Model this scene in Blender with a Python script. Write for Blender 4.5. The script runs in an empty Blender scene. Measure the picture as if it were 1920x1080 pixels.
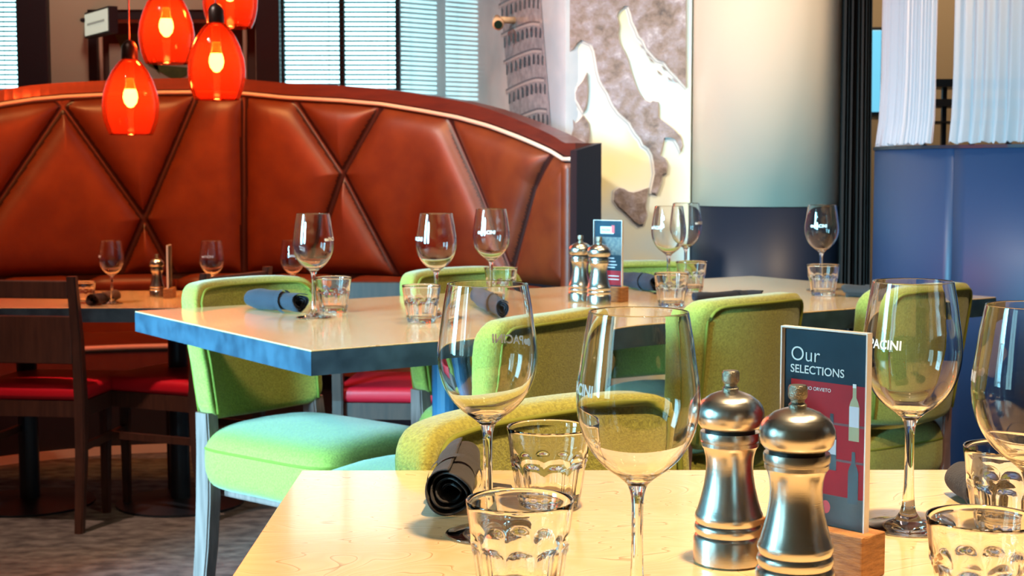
import bpy, bmesh, math, random
import numpy as np
from mathutils import Vector, Matrix
from mathutils.geometry import tessellate_polygon
random.seed(7)
C = bpy.context.scene
COL = C.collection
PI = math.pi
R = math.radians
# ------------------------------------------------------------------ camera
F = 2796.0; EYE = 1.23; PIT = math.atan(230 / F)
cam_d = bpy.data.cameras.new('camera'); cam = bpy.data.objects.new('camera', cam_d); COL.objects.link(cam)
cam.location = (0, 0, EYE); cam.rotation_euler = (PI / 2 - PIT, 0, 0)
cam_d.sensor_width = 36; cam_d.lens = 36 * F / 1920; cam_d.clip_start = 0.05; cam_d.clip_end = 100
cam_d.dof.use_dof = True; cam_d.dof.focus_distance = 1.35; cam_d.dof.aperture_fstop = 24
C.camera = cam
# ------------------------------------------------------------------ world, lights, exposure
C.view_settings.view_transform = 'Standard'; C.view_settings.look = 'None'
C.view_settings.gamma = 1; C.view_settings.use_curve_mapping = False
C.view_settings.exposure = 0.0
w = bpy.data.worlds.new('sky'); C.world = w; w.use_nodes = True
bg = w.node_tree.nodes['Background']; bg.inputs[0].default_value = (0.50, 0.92, 1.0, 1); bg.inputs[1].default_value = 4.3
try:
    C.cycles.max_bounces = 16; C.cycles.transmission_bounces = 16; C.cycles.transparent_max_bounces = 24
    C.cycles.glossy_bounces = 6; C.cycles.diffuse_bounces = 4
    C.cycles.sample_clamp_indirect = 6.0; C.cycles.blur_glossy = 0.5
except Exception: pass

def area(name, loc, target, sx, sy, power, col, spread=PI, disk=False):
    l = bpy.data.lights.new(name, 'AREA'); l.shape = 'DISK' if disk else 'RECTANGLE'
    l.size = sx
    if not disk: l.size_y = sy
    l.energy = power; l.color = col; l.spread = spread
    o = bpy.data.objects.new(name, l); COL.objects.link(o); o.location = loc
    o.rotation_euler = (Vector(target) - Vector(loc)).to_track_quat('-Z', 'Y').to_euler()
    return o
def point(name, loc, power, col, r=0.03):
    l = bpy.data.lights.new(name, 'POINT'); l.energy = power; l.color = col; l.shadow_soft_size = r
    o = bpy.data.objects.new(name, l); COL.objects.link(o); o.location = loc; return o
DAY = (0.25, 0.74, 1.0)
WARM = (1.0, 0.74, 0.42)
# daylight entering through the two tall windows of the left wall
area('daylight_left', (-4.35, 0.9, 1.75), (-.5, 2.8, 0.6), 1.0, 1.9, 90, DAY, R(60))
area('daylight_left_rear', (-4.35, -1.3, 1.8), (-.85, 3.45, 0.1), 1.0, 1.8, 125, DAY, R(42))
# recessed ceiling spots, with fills added for column, booth and red chairs
area('ceiling_spot_front', (0.35, 0.9, 3.5), (0.45, 1.3, 0.9), 0.16, 0, 44, WARM, R(85), True)
area('ceiling_spot_front_right', (1.5, 1.8, 3.5), (1.2, 2.2, 0.9), 0.16, 0, 18, WARM, R(85), True)
area('ceiling_spot_middle', (0.3, 3.3, 3.5), (0.4, 3.6, 0.9), 0.16, 0, 15, WARM, R(80), True)
area('ceiling_spot_left', (-0.9, 2.6, 3.5), (-0.8, 3.0, 0.9), 0.16, 0, 5, WARM, R(70), True)
area('added_fill_column', (-2.0, 4.3, 3.3), (1.0, 6.4, 1.3), 0.2, 0, 22, (1.0, 0.90, 0.80), R(60), True)  # added fill brightening the column from the left, no fixture behind it
area('ceiling_spot_map', (0.1, 4.3, 3.4), (0.5, 6.5, 1.3), 0.2, 0, 6, (1.0, 0.95, 0.9), R(65), True)
for k_, (bx, by, bz) in enumerate(((-2.2, 6.6, 1.55), (-1.3, 6.9, 1.6), (-.55, 6.7, 1.5))):
    area('added_fill_booth', (bx * .75 - .3, 4.9, 3.5), (bx, by, bz), 0.12, 0, 4.5, (1.0, 0.42, 0.13), R(44), True)  # added orange fills for the glow on the upper booth back
area('ceiling_spot_booth_end', (2.6, 4.6, 3.5), (2.4, 5.8, 2.0), 0.2, 0, 9, (1.0, 0.74, 0.6), R(90), True)
area('added_fill_column_right', (1.7, 4.2, 3.4), (1.2, 6.3, 1.3), 0.2, 0, 12, (1.0, 0.72, 0.45), R(55), True)  # added tan fill that warms the right half of the column
area('added_fill_booth_chairs', (-1.9, 3.9, 3.5), (-1.35, 4.9, .45), 0.12, 0, 7, (1.0, 0.62, 0.45), R(50), True)  # added fill to lift the red chair seats
area('ceiling_spot_entry', (-2.3, 8.0, 3.5), (-2.4, 9.0, 2.2), 0.3, 0, 12, (1.0, 0.8, 0.6), R(160), True)
area('ceiling_spot_behind_curtain', (2.6, 7.8, 3.5), (2.7, 9.0, 2.0), 0.3, 0, 30, (1.0, 0.8, 0.55), R(160), True)

# ------------------------------------------------------------------ pixel -> place
def ray(px, py):
    dx, dy = (px - 960) / F, (540 - py) / F
    return Vector((dx, math.cos(PIT) + dy * math.sin(PIT), -math.sin(PIT) + dy * math.cos(PIT)))
def P(px, py, z):
    d = ray(px, py); t = (z - EYE) / d.z
    return Vector((d.x * t, d.y * t, z))
def Q(px, py, y):
    d = ray(px, py); t = y / d.y
    return Vector((d.x * t, y, EYE + d.z * t))
def XD(px, d):            # ground position seen in column px at distance d
    return ((px - 960) / F * d / math.cos(PIT), d)
# ------------------------------------------------------------------ materials
MATS = {}
def nmat(name):
    m = bpy.data.materials.new(name); m.use_nodes = True; MATS[name] = m
    nt = m.node_tree; return m, nt, nt.nodes['Principled BSDF']
def mat(name, col, rough=0.5, metal=0.0, coat=0.0, noise=None, bump=None, coat_rough=0.1, emit=None, sheen=0, spec=0.5, aniso=0):
    """noise=(scale, colour2, (sx,sy,sz)); bump=(scale,strength,(sx,sy,sz))"""
    m, nt, b = nmat(name)
    b.inputs['Base Color'].default_value = (*col, 1); b.inputs['Roughness'].default_value = rough
    b.inputs['Metallic'].default_value = metal; b.inputs['Coat Weight'].default_value = coat
    b.inputs['Coat Roughness'].default_value = coat_rough; b.inputs['Specular IOR Level'].default_value = spec
    if sheen: b.inputs['Sheen Weight'].default_value = sheen
    if aniso: b.inputs['Anisotropic'].default_value = aniso
    if emit: b.inputs['Emission Color'].default_value = (*emit[0], 1); b.inputs['Emission Strength'].default_value = emit[1]
    tc = nt.nodes.new('ShaderNodeTexCoord')
    def nz(scale, sc):
        mp = nt.nodes.new('ShaderNodeMapping'); mp.inputs['Scale'].default_value = sc
        nt.links.new(tc.outputs['Object'], mp.inputs[0])
        n = nt.nodes.new('ShaderNodeTexNoise'); n.inputs['Scale'].default_value = scale; n.inputs['Detail'].default_value = 5
        nt.links.new(mp.outputs[0], n.inputs['Vector']); return n
    if noise:
        n = nz(noise[0], noise[2] if len(noise) > 2 else (1, 1, 1))
        r = nt.nodes.new('ShaderNodeValToRGB'); r.color_ramp.elements[0].position = .35; r.color_ramp.elements[1].position = .65
        r.color_ramp.elements[0].color = (*col, 1); r.color_ramp.elements[1].color = (*noise[1], 1)
        nt.links.new(n.outputs[0], r.inputs[0]); nt.links.new(r.outputs[0], b.inputs['Base Color'])
    if bump:
        n = nz(bump[0], bump[2] if len(bump) > 2 else (1, 1, 1))
        bp = nt.nodes.new('ShaderNodeBump'); bp.inputs['Strength'].default_value = bump[1]; bp.inputs['Distance'].default_value = .004
        nt.links.new(n.outputs[0], bp.inputs['Height']); nt.links.new(bp.outputs[0], b.inputs['Normal'])
    return m
def glass(name, col=(1, 1, 1), rough=0.0, ior=1.5):
    m, nt, b = nmat(name)
    b.inputs['Base Color'].default_value = (*col, 1); b.inputs['Roughness'].default_value = rough
    b.inputs['Transmission Weight'].default_value = 1; b.inputs['IOR'].default_value = ior
    return m
def thin(name, tint, gloss=0.12, trans=0.0, tcol=(1, 1, 1), rough=0.03):
    """thin clear sheet: tinted see-through + translucent share + mirror reflection by Fresnel"""
    m = bpy.data.materials.new(name); m.use_nodes = True; MATS[name] = m
    nt = m.node_tree; nt.nodes.clear(); N = nt.nodes.new; L = nt.links.new
    out = N('ShaderNodeOutputMaterial'); tr = N('ShaderNodeBsdfTransparent'); tr.inputs[0].default_value = (*tint, 1)
    gl = N('ShaderNodeBsdfGlossy'); gl.inputs['Roughness'].default_value = rough
    tl = N('ShaderNodeBsdfTranslucent'); tl.inputs[0].default_value = (*tcol, 1)
    m1 = N('ShaderNodeMixShader'); m1.inputs[0].default_value = trans; L(tr.outputs[0], m1.inputs[1]); L(tl.outputs[0], m1.inputs[2])
    fr = N('ShaderNodeLayerWeight'); fr.inputs['Blend'].default_value = gloss
    m2 = N('ShaderNodeMixShader'); L(fr.outputs['Fresnel'], m2.inputs[0]); L(m1.outputs[0], m2.inputs[1]); L(gl.outputs[0], m2.inputs[2])
    L(m2.outputs[0], out.inputs[0]); return m

def maple(name, c1, c2, c3, rough=0.2, coat=0.5):
    m, nt, b = nmat(name); N = nt.nodes.new; L = nt.links.new
    tc = N('ShaderNodeTexCoord'); mp = N('ShaderNodeMapping'); mp.inputs['Scale'].default_value = (1.0, 3.2, 1)
    L(tc.outputs['Object'], mp.inputs[0])
    n = N('ShaderNodeTexNoise'); n.inputs['Scale'].default_value = 2.6; n.inputs['Detail'].default_value = 3; n.inputs['Distortion'].default_value = .6
    L(mp.outputs[0], n.inputs['Vector'])
    # contour-like grain lines from the noise field
    mu = N('ShaderNodeMath'); mu.operation = 'MULTIPLY'; mu.inputs[1].default_value = 26; L(n.outputs[0], mu.inputs[0])
    fr = N('ShaderNodeMath'); fr.operation = 'FRACT'; L(mu.outputs[0], fr.inputs[0])
    r = N('ShaderNodeValToRGB'); e = r.color_ramp.elements
    e[0].position = 0; e[0].color = (*c3, 1); e[1].position = .10; e[1].color = (*c1, 1)
    x = e.new(.7); x.color = (*c2, 1); x = e.new(1.0); x.color = (*c1, 1)
    L(fr.outputs[0], r.inputs[0]); L(r.outputs[0], b.inputs['Base Color'])
    b.inputs['Roughness'].default_value = rough; b.inputs['Coat Weight'].default_value = coat; b.inputs['Coat Roughness'].default_value = .09; b.inputs['Coat IOR'].default_value = 1.65
    return m
M = {}
M['maple'] = maple('maple_laminate', (.66, .46, .25), (.61, .41, .205), (.40, .23, .09), .22, .6)
M['edge'] = mat('charcoal_table_edge', (.014, .034, .060), .45, coat=.08, noise=(22, (.034, .070, .11)), coat_rough=.3)
M['green'] = mat('lime_fabric', (.33, .30, .038), .85, noise=(260, (.21, .185, .018)), bump=(400, .35), sheen=.25)
M['piping'] = mat('lime_piping', (.17, .17, .01), .8)
M['stoolwood'] = mat('greybrown_wood', (.24, .13, .115), .45, noise=(14, (.16, .085, .075), (6, 6, .6)))
M['chairwood'] = mat('dark_brown_wood', (.075, .03, .02), .38, noise=(16, (.05, .02, .014), (5, 5, .6)))
M['redvinyl'] = mat('red_vinyl', (.60, .008, .022), .35, bump=(120, .08))
M['leather'] = mat('brown_leather', (.135, .032, .008), .42, noise=(9, (.10, .021, .007)), bump=(150, .12), spec=.5)
M['leatherdark'] = mat('dark_leather_welt', (.028, .009, .007), .36)
M['cream'] = mat('cream_piping', (.60, .50, .40), .35)
M['railwood'] = mat('red_brown_rail', (.10, .020, .012), .35, noise=(8, (.07, .015, .011), (1, 1, 6)), coat=.3)
M['black'] = mat('black_board', (.010, .010, .014), .5)
M['blacksteel'] = mat('black_steel', (.012, .02, .032), .35, metal=.2)
M['bluepole'] = mat('dark_blue_pole', (.015, .06, .12), .3, coat=.3)
M['steel'] = mat('brushed_steel', (.66, .63, .58), .24, metal=1, bump=(40, .05, (1, 1, 60)), aniso=.4)
M['steeldark'] = mat('worn_nickel_knob', (.34, .31, .25), .33, metal=1, bump=(900, .35))
M['blackgap'] = mat('black_plastic', (.006, .006, .006), .5)
M['glass'] = glass('clear_glass')
M['acrylic'] = thin('clear_acrylic', (.97, .98, .98), .05)
M['acrylicedge'] = mat('acrylic_edge', (.75, .70, .68), .15, coat=.5)
M['napkin'] = mat('black_napkin_cloth', (.022, .016, .016), .9, bump=(500, .4), sheen=.04, noise=(6, (.032, .024, .024)))
M['napkinblue'] = mat('navy_napkin_cloth', (.012, .014, .026), .9, bump=(400, .4), sheen=.04)
M['block'] = mat('oak_block', (.40, .17, .05), .5, noise=(60, (.22, .08, .02), (1, 1, 6)), bump=(160, .5, (1, 1, 6)))
M['white'] = mat('white_print', (.8, .8, .8), .6)
M['etch'] = mat('etched_white', (.85, .84, .82), .6)
M['navycard'] = mat('navy_card', (.006, .020, .040), .5, noise=(30, (.010, .032, .058)), spec=.2)
M['redcard'] = mat('red_print', (.45, .010, .022), .5, noise=(18, (.34, .010, .02)), spec=.2)
M['browncard'] = mat('brown_print', (.045, .018, .015), .4)
M['redline'] = mat('dark_red_print', (.13, .012, .015), .4)
M['winebottle'] = mat('dark_bottle_print', (.02, .012, .02), .3)
M['palebottle'] = mat('pale_bottle_print', (.42, .38, .22), .3)
M['labelprint'] = mat('label_print', (.62, .62, .72), .5)
M['redlogo'] = mat('red_logo_print', (.75, .06, .07), .5)
M['carpet'] = mat('mottled_carpet', (.05, .045, .045), .95, noise=(14, (.15, .14, .135), (1, 1.6, 1)), bump=(300, .5))
M['ceil'] = mat('ceiling_paint', (.32, .25, .20), .8)
M['beige'] = mat('beige_paint', (.52, .43, .33), .75)
M['beigedark'] = mat('tan_paint', (.40, .27, .15), .7)
M['brownwall'] = mat('brown_paint', (.10, .05, .04), .7)
M['darkframe'] = mat('aubergine_frame', (.022, .012, .02), .5)
M['slat'] = mat('teal_blind_slat', (.01, .055, .07), .5)
M['slatdark'] = mat('blind_frame', (.01, .03, .035), .5)
M['pane'] = thin('window_pane', (.97, 1, 1), .08)
M['mulsky'] = None
M['curtain'] = mat('dark_brown_curtain', (.014, .008, .006), .95)
M['bluewall'] = mat('gloss_navy_panel', (.010, .032, .085), .5, coat=.12, coat_rough=.35)
M['basegloss'] = mat('gloss_black_skirting', (.004, .008, .018), .45, spec=.25)
M['column'] = mat('column_laminate', (.66, .53, .40), .35, coat=.25, coat_rough=.2)
M['pinkmetal'] = mat('rose_tube', (.50, .27, .20), .5)
M['shade'] = thin('red_glass_shade', (1.0, .42, .30), .14, .024, (1.0, .15, .06), .03)
M['socket'] = mat('dark_bronze_socket', (.02, .009, .007), .35, metal=.4)
M['cord'] = mat('cord', (.20, .12, .12), .5)
def bulb_mat():
    m = bpy.data.materials.new('glowing_bulb'); m.use_nodes = True; nt = m.node_tree; nt.nodes.clear()
    o = nt.nodes.new('ShaderNodeOutputMaterial'); e = nt.nodes.new('ShaderNodeEmission'); t = nt.nodes.new('ShaderNodeBsdfTransparent')
    e.inputs[0].default_value = (1, .50, .12, 1); e.inputs[1].default_value = 30.0
    a = nt.nodes.new('ShaderNodeAddShader'); nt.links.new(e.outputs[0], a.inputs[0]); nt.links.new(t.outputs[0], a.inputs[1]); nt.links.new(a.outputs[0], o.inputs[0]); return m
M['bulb'] = bulb_mat()
M['amber'] = thin('amber_bulb_glass', (1, .7, .3), .1)
M['signface'] = mat('lit_sign_face', (.7, .72, .62), .5, emit=((.80, .85, .68), .55))
M['signtext'] = mat('sign_lettering', (.38, .40, .36), .6, emit=((.5, .52, .45), .35))
M['screen'] = mat('lit_screen', (.1, .4, .6), .3, emit=((.16, .58, .85), .9))
M['camcream'] = mat('cream_plastic', (.68, .50, .30), .4)
M['lens'] = mat('dark_lens', (.01, .03, .02), .15)
def land_mat():
    m, nt, b = nmat('relief_map_land'); N = nt.nodes.new; L = nt.links.new
    tc = N('ShaderNodeTexCoord'); n = N('ShaderNodeTexNoise'); n.inputs['Scale'].default_value = 13; n.inputs['Detail'].default_value = 8; n.inputs['Roughness'].default_value = .7
    L(tc.outputs['Object'], n.inputs['Vector'])
    r = N('ShaderNodeValToRGB'); e = r.color_ramp.elements; e[0].position = .3; e[0].color = (.07, .055, .05, 1); e[1].position = .72; e[1].color = (.52, .50, .54, 1)
    x = e.new(.45); x.color = (.20, .15, .125, 1); x = e.new(.58); x.color = (.27, .235, .25, 1)
    L(n.outputs[0], r.inputs[0]); L(r.outputs[0], b.inputs['Base Color'])
    bp = N('ShaderNodeBump'); bp.inputs['Strength'].default_value = .6; bp.inputs['Distance'].default_value = .02
    L(n.outputs[0], bp.inputs['Height']); L(bp.outputs[0], b.inputs['Normal'])
    b.inputs['Roughness'].default_value = .35; return m
M['land'] = land_mat()
def sea_mat():
    m, nt, b = nmat('printed_sea'); N = nt.nodes.new; L = nt.links.new
    tc = N('ShaderNodeTexCoord'); n = N('ShaderNodeTexNoise'); n.inputs['Scale'].default_value = 2.2; n.inputs['Detail'].default_value = 2
    L(tc.outputs['Object'], n.inputs['Vector'])
    r = N('ShaderNodeValToRGB'); e = r.color_ramp.elements; e[0].position = .38; e[0].color = (.50, .60, .60, 1); e[1].position = .6; e[1].color = (.68, .60, .31, 1)
    x = e.new(.5); x.color = (.63, .62, .46, 1)
    L(n.outputs[0], r.inputs[0]); L(r.outputs[0], b.inputs['Base Color']); b.inputs['Roughness'].default_value = .35; return m
M['sea'] = sea_mat()
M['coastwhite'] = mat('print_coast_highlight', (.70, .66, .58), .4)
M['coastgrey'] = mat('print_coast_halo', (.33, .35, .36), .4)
def muralsky():
    m, nt, b = nmat('printed_cloudy_sky'); N = nt.nodes.new; L = nt.links.new
    tc = N('ShaderNodeTexCoord'); n = N('ShaderNodeTexNoise'); n.inputs['Scale'].default_value = 2.5; n.inputs['Detail'].default_value = 4
    L(tc.outputs['Object'], n.inputs['Vector'])
    r = N('ShaderNodeValToRGB'); e = r.color_ramp.elements; e[0].position = .35; e[0].color = (.40, .50, .58, 1); e[1].position = .65; e[1].color = (.66, .71, .75, 1)
    L(n.outputs[0], r.inputs[0]); L(r.outputs[0], b.inputs['Base Color'])
    b.inputs['Roughness'].default_value = .3; b.inputs['Coat Weight'].default_value = 1.0; b.inputs['Coat Roughness'].default_value = .035; b.inputs['Coat IOR'].default_value = 1.8
    return m
M['mural'] = muralsky()
def coated(name, c, c2=None):
    m = mat(name, c, .3, coat=1.0, coat_rough=.035, noise=(30, c2) if c2 else None); m.node_tree.nodes['Principled BSDF'].inputs['Coat IOR'].default_value = 1.6; return m
M['tower'] = coated('printed_tower_stone', (.20, .20, .235), (.34, .34, .38))
M['towerdark'] = coated('printed_tower_arch', (.035, .04, .065))
M['towerring'] = coated('printed_tower_ring', (.10, .10, .13))
M['towerlight'] = coated('printed_tower_cornice', (.42, .41, .43))
M['sheer'] = None
def sheer():
    m = bpy.data.materials.new('white_sheer_cloth'); m.use_nodes = True; nt = m.node_tree; nt.nodes.clear(); N = nt.nodes.new; L = nt.links.new
    out = N('ShaderNodeOutputMaterial'); d = N('ShaderNodeBsdfDiffuse'); d.inputs[0].default_value = (.62, .57, .60, 1)
    t = N('ShaderNodeBsdfTranslucent'); t.inputs[0].default_value = (.75, .62, .60, 1); tr = N('ShaderNodeBsdfTransparent')
    a = N('ShaderNodeMixShader'); a.inputs[0].default_value = .35; L(d.outputs[0], a.inputs[1]); L(t.outputs[0], a.inputs[2])
    b = N('ShaderNodeMixShader'); b.inputs[0].default_value = .22; L(a.outputs[0], b.inputs[1]); L(tr.outputs[0], b.inputs[2]); L(b.outputs[0], out.inputs[0]); return m
M['sheer'] = sheer()

# ------------------------------------------------------------------ builders
def obj(name, mesh, m=None, parent=None, loc=None, smooth=False, kind=None):
    if isinstance(mesh, bmesh.types.BMesh):
        me = bpy.data.meshes.new(name); mesh.to_mesh(me); mesh.free()
    else: me = mesh
    if m: me.materials.append(m)
    if smooth: me.polygons.foreach_set('use_smooth', [True] * len(me.polygons))
    o = bpy.data.objects.new(name, me); COL.objects.link(o)
    if parent: o.parent = parent
    if loc is not None: o.location = loc
    if kind: o['kind'] = kind
    return o
def thing(name, label, cat, loc=(0, 0, 0), rz=0, group=None):
    o = bpy.data.objects.new(name, None); COL.objects.link(o); o.location = loc; o.rotation_euler = (0, 0, rz); o.empty_display_size = .05
    o['label'] = label; o['category'] = cat
    if group: o['group'] = group
    return o
def struct(o, label=None):
    o['kind'] = 'structure'
    if label: o['label'] = label
    return o
def sempty(name, loc=(0, 0, 0), rz=0, label=None):
    o = bpy.data.objects.new(name, None); COL.objects.link(o); o.location = loc; o.rotation_euler = (0, 0, rz); return struct(o, label)
KIDS = {}
def dup(root, loc, rz=None, label=None, scale=None):
    r = root.copy(); COL.objects.link(r); r.location = loc
    if rz is not None: r.rotation_euler = (0, 0, rz)
    if label: r['label'] = label
    if scale: r.scale = (scale,) * 3
    for ch in list(root.children):
        c = ch.copy(); COL.objects.link(c); c.parent = r
        for g in ch.children:
            d = g.copy(); COL.objects.link(d); d.parent = c
    return r
def box_bm(x0, x1, y0, y1, z0, z1, bevel=0, seg=2, bm=None):
    b = bmesh.new()
    bmesh.ops.create_cube(b, size=1)
    for v in b.verts:
        v.co = Vector(((x0 + x1) / 2 + v.co.x * (x1 - x0), (y0 + y1) / 2 + v.co.y * (y1 - y0), (z0 + z1) / 2 + v.co.z * (z1 - z0)))
    if bevel: bmesh.ops.bevel(b, geom=b.edges[:], offset=bevel, segments=seg, affect='EDGES', profile=.5)
    if bm is None: return b
    me = bpy.data.meshes.new('t'); b.to_mesh(me); b.free(); bm.from_mesh(me); bpy.data.meshes.remove(me); return bm
def lathe(prof, n=48, close=False, mod=None):
    """prof = [(r,z)...]"""
    verts = []; faces = []
    for (r, z) in prof:
        for k in range(n):
            a = 2 * PI * k / n; rr = r if mod is None else mod(r, z, a)
            verts.append((rr * math.cos(a), rr * math.sin(a), z))
    m = len(prof)
    for i in range(m if close else m - 1):
        j = (i + 1) % m
        for k in range(n):
            l = (k + 1) % n
            faces.append((i * n + k, i * n + l, j * n + l, j * n + k))
    me = bpy.data.meshes.new('lathe'); me.from_pydata(verts, [], faces)
    b = bmesh.new(); b.from_mesh(me); bpy.data.meshes.remove(me)
    bmesh.ops.remove_doubles(b, verts=b.verts, dist=1e-6)
    bmesh.ops.dissolve_degenerate(b, edges=b.edges, dist=1e-7)
    bmesh.ops.recalc_face_normals(b, faces=b.faces)
    return b
def tube(pts, r, n=8, closed=False):
    b = bmesh.new(); rings = []; pts = [Vector(p) for p in pts]; m = len(pts)
    for i, p in enumerate(pts):
        a = pts[(i - 1) % m] if (closed or i > 0) else p; c = pts[(i + 1) % m] if (closed or i < m - 1) else p
        t = (c - a).normalized(); up = Vector((0, 0, 1)) if abs(t.z) < .9 else Vector((1, 0, 0))
        s = t.cross(up).normalized(); q = s.cross(t)
        rr = r[i] if isinstance(r, (list, tuple)) else r
        rings.append([b.verts.new(p + s * math.cos(2 * PI * k / n) * rr + q * math.sin(2 * PI * k / n) * rr) for k in range(n)])
    for i in range(m if closed else m - 1):
        A, B = rings[i], rings[(i + 1) % m]
        for k in range(n): b.faces.new((A[k], A[(k + 1) % n], B[(k + 1) % n], B[k]))
    if not closed: b.faces.new(rings[0][::-1]); b.faces.new(rings[-1])
    bmesh.ops.recalc_face_normals(b, faces=b.faces)
    return b
def loft(pts, sizes):
    """rectangular bar through pts; sizes (w along x, d along y)"""
    b = bmesh.new(); rings = []
    for p, (sx, sy) in zip(pts, sizes):
        rings.append([b.verts.new((p[0] + ax * sx / 2, p[1] + ay * sy / 2, p[2])) for ax, ay in ((-1, -1), (1, -1), (1, 1), (-1, 1))])
    for A, B in zip(rings, rings[1:]):
        for k in range(4): b.faces.new((A[k], A[(k + 1) % 4], B[(k + 1) % 4], B[k]))
    b.faces.new(rings[0][::-1]); b.faces.new(rings[-1]); bmesh.ops.recalc_face_normals(b, faces=b.faces)
    ed = [e for e in b.edges if len(e.link_faces) == 2 and abs((e.verts[0].co - e.verts[1].co).z) > .01]
    bmesh.ops.bevel(b, geom=ed, offset=.004, segments=2, affect='EDGES')
    return b
def tess(b, vs):
    for t in tessellate_polygon([[v.co.copy() for v in vs]]):
        try: b.faces.new([vs[i] for i in t])
        except ValueError: pass
def poly(pts3, thick=None):
    b = bmesh.new(); vs = [b.verts.new(p) for p in pts3]; tess(b, vs)
    for f in b.faces:
        f.normal_update()
        if f.normal.y > 0: f.normal_flip()
    return b
def strip(ptsA, ptsB):
    b = bmesh.new(); A = [b.verts.new(p) for p in ptsA]; B = [b.verts.new(p) for p in ptsB]
    for i in range(len(A) - 1): b.faces.new((A[i], A[i + 1], B[i + 1], B[i]))
    return b
def text_mesh(s, size, bold=0.0, align='CENTER'):
    cu = bpy.data.curves.new('t', 'FONT'); cu.body = s; cu.size = size; cu.offset = bold; cu.align_x = align; cu.align_y = 'CENTER'; cu.resolution_u = 5
    o = bpy.data.objects.new('t', cu); COL.objects.link(o); bpy.context.view_layer.update()
    me = bpy.data.meshes.new_from_object(o.evaluated_get(bpy.context.evaluated_depsgraph_get()))
    bpy.data.objects.remove(o); b = bmesh.new(); b.from_mesh(me); return b

# ------------------------------------------------------------------ room shell
XL, XR, YB, YF, ZC = -4.6, 4.6, 9.0, -2.6, 3.6
struct(obj('floor', box_bm(XL - .2, XR + .2, YF - .2, 12, -.1, 0), M['carpet']), 'dark mottled carpet floor')
struct(obj('ceiling', box_bm(XL - .2, XR + .2, YF - .2, 12, ZC, ZC + .1), M['ceil']))
struct(obj('wall_front', box_bm(XL, XR, YF - .1, YF, 0, ZC), M['beigedark']))
struct(obj('wall_right', box_bm(XR, XR + .1, YF, 12, 0, ZC), M['brownwall']))
struct(obj('wall_daylight_block', box_bm(XL, -1.9, 3.2, 3.3, 0, ZC), M['brownwall']), 'unseen wall stub added to keep daylight off the booth')  # added out of view to block window daylight from the booth
# left wall with two tall window openings
wl = bmesh.new()
for (a, b_, c, d) in ((YF, -1.95, 0, ZC), (-.65, .3, 0, ZC), (1.55, 12, 0, ZC), (-1.95, -.65, 0, .8), (-1.95, -.65, 3.0, ZC), (.3, 1.55, 0, .8), (.3, 1.55, 3.0, ZC)):
    box_bm(XL - .1, XL, a, b_, c, d, bm=wl)
struct(obj('wall_left', wl, M['beige']))
for n, (a, b_) in enumerate(((-1.95, -.65), (.3, 1.55))):
    r = sempty(f'window_{n+3}', (XL - .05, (a + b_) / 2, .8))
    h = (b_ - a) / 2; fb = bmesh.new()
    for q in ((-h, -h + .05, 0, 2.2), (h - .05, h, 0, 2.2), (-h, h, 0, .05), (-h, h, 2.15, 2.2), (-.02, .02, 0, 2.2)): box_bm(-.03, .03, q[0], q[1], q[2], q[3], bm=fb)
    obj('frame', fb, M['darkframe'], r); obj('pane', box_bm(-.003, .003, -h + .05, h - .05, .05, 2.15), M['pane'], r)

# back wall: solid parts, windows, entry opening
def xq(px, y=YB): return Q(px, 100, y).x
X_a, X_b, X_c, X_d, X_e, X_f, X_g = xq(38), xq(95), xq(165), xq(483), xq(527), xq(640), xq(750)
wb = bmesh.new()
box_bm(X_b, X_c, YB, YB + .3, 0, ZC, bm=wb)                       # cream pier
box_bm(XL, X_a, YB, YB + .1, 0, 1.35, bm=wb); box_bm(X_e, X_g, YB, YB + .1, 0, 1.35, bm=wb)
box_bm(XL, X_a, YB, YB + .1, 3.35, ZC, bm=wb); box_bm(X_e, X_g, YB, YB + .1, 3.35, ZC, bm=wb)
zhead = Q(300, 18, YB).z
box_bm(X_c, X_d, YB, YB + .1, zhead, ZC, bm=wb)                 # beige header over the entry
struct(obj('wall_back', wb, M['beige']))
struct(obj('wall_rear_right', box_bm(.9, XR, YB + .3, YB + .4, 0, ZC), M['beigedark']))
struct(obj('trim_1', box_bm(X_a, X_b, YB - .06, YB + .12, 0, ZC, .005), M['darkframe']), 'dark post beside far left window')
struct(obj('trim_2', box_bm(X_d, X_e, YB - .06, YB + .12, 0, ZC, .005), M['darkframe']), 'dark post left of the blinds window')

def blind_window(name, x0, x1, mull, label):
    r = sempty(name, (0, YB, 0), label=label)
    fb = bmesh.new()
    for q in ((x0, x0 + .015, 1.35, 3.35), (x1 - .03, x1, 1.35, 3.35), (x0, x1, 1.35, 1.39), (x0, x1, 3.31, 3.35)) + tuple((m_ - .016, m_ + .016, 1.35, 3.35) for m_ in mull):
        box_bm(q[0], q[1], .03, .08, q[2], q[3], bm=fb)
    obj('window_frame', fb, M['slatdark'], r)
    obj('pane', box_bm(x0, x1, .085, .09, 1.35, 3.35), M['pane'], r)
    segs = [x0] + list(mull) + [x1]
    for a, b_ in zip(segs, segs[1:]):
        sl = None; z = 1.40
        while z < 3.32:
            if sl is None:
                bm = box_bm(-(b_ - a) / 2 + .004, (b_ - a) / 2 - .004, -.0125, .0125, -.0014, .0014)
                bmesh.ops.rotate(bm, verts=bm.verts, cent=(0, 0, 0), matrix=Matrix.Rotation(R(-17), 3, 'X'))
                sl = obj('slat', bm, M['slat'], r, ((a + b_) / 2, 0, z))
            else:
                s = sl.copy(); COL.objects.link(s); s.location = ((a + b_) / 2, 0, z)
            z += .0285
        obj('cord', tube([((a + b_) / 2 + (b_ - a) * .3, -.014, 1.40), ((a + b_) / 2 + (b_ - a) * .3, -.014, 3.3)], .0015, 5), M['slatdark'], r)
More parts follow.
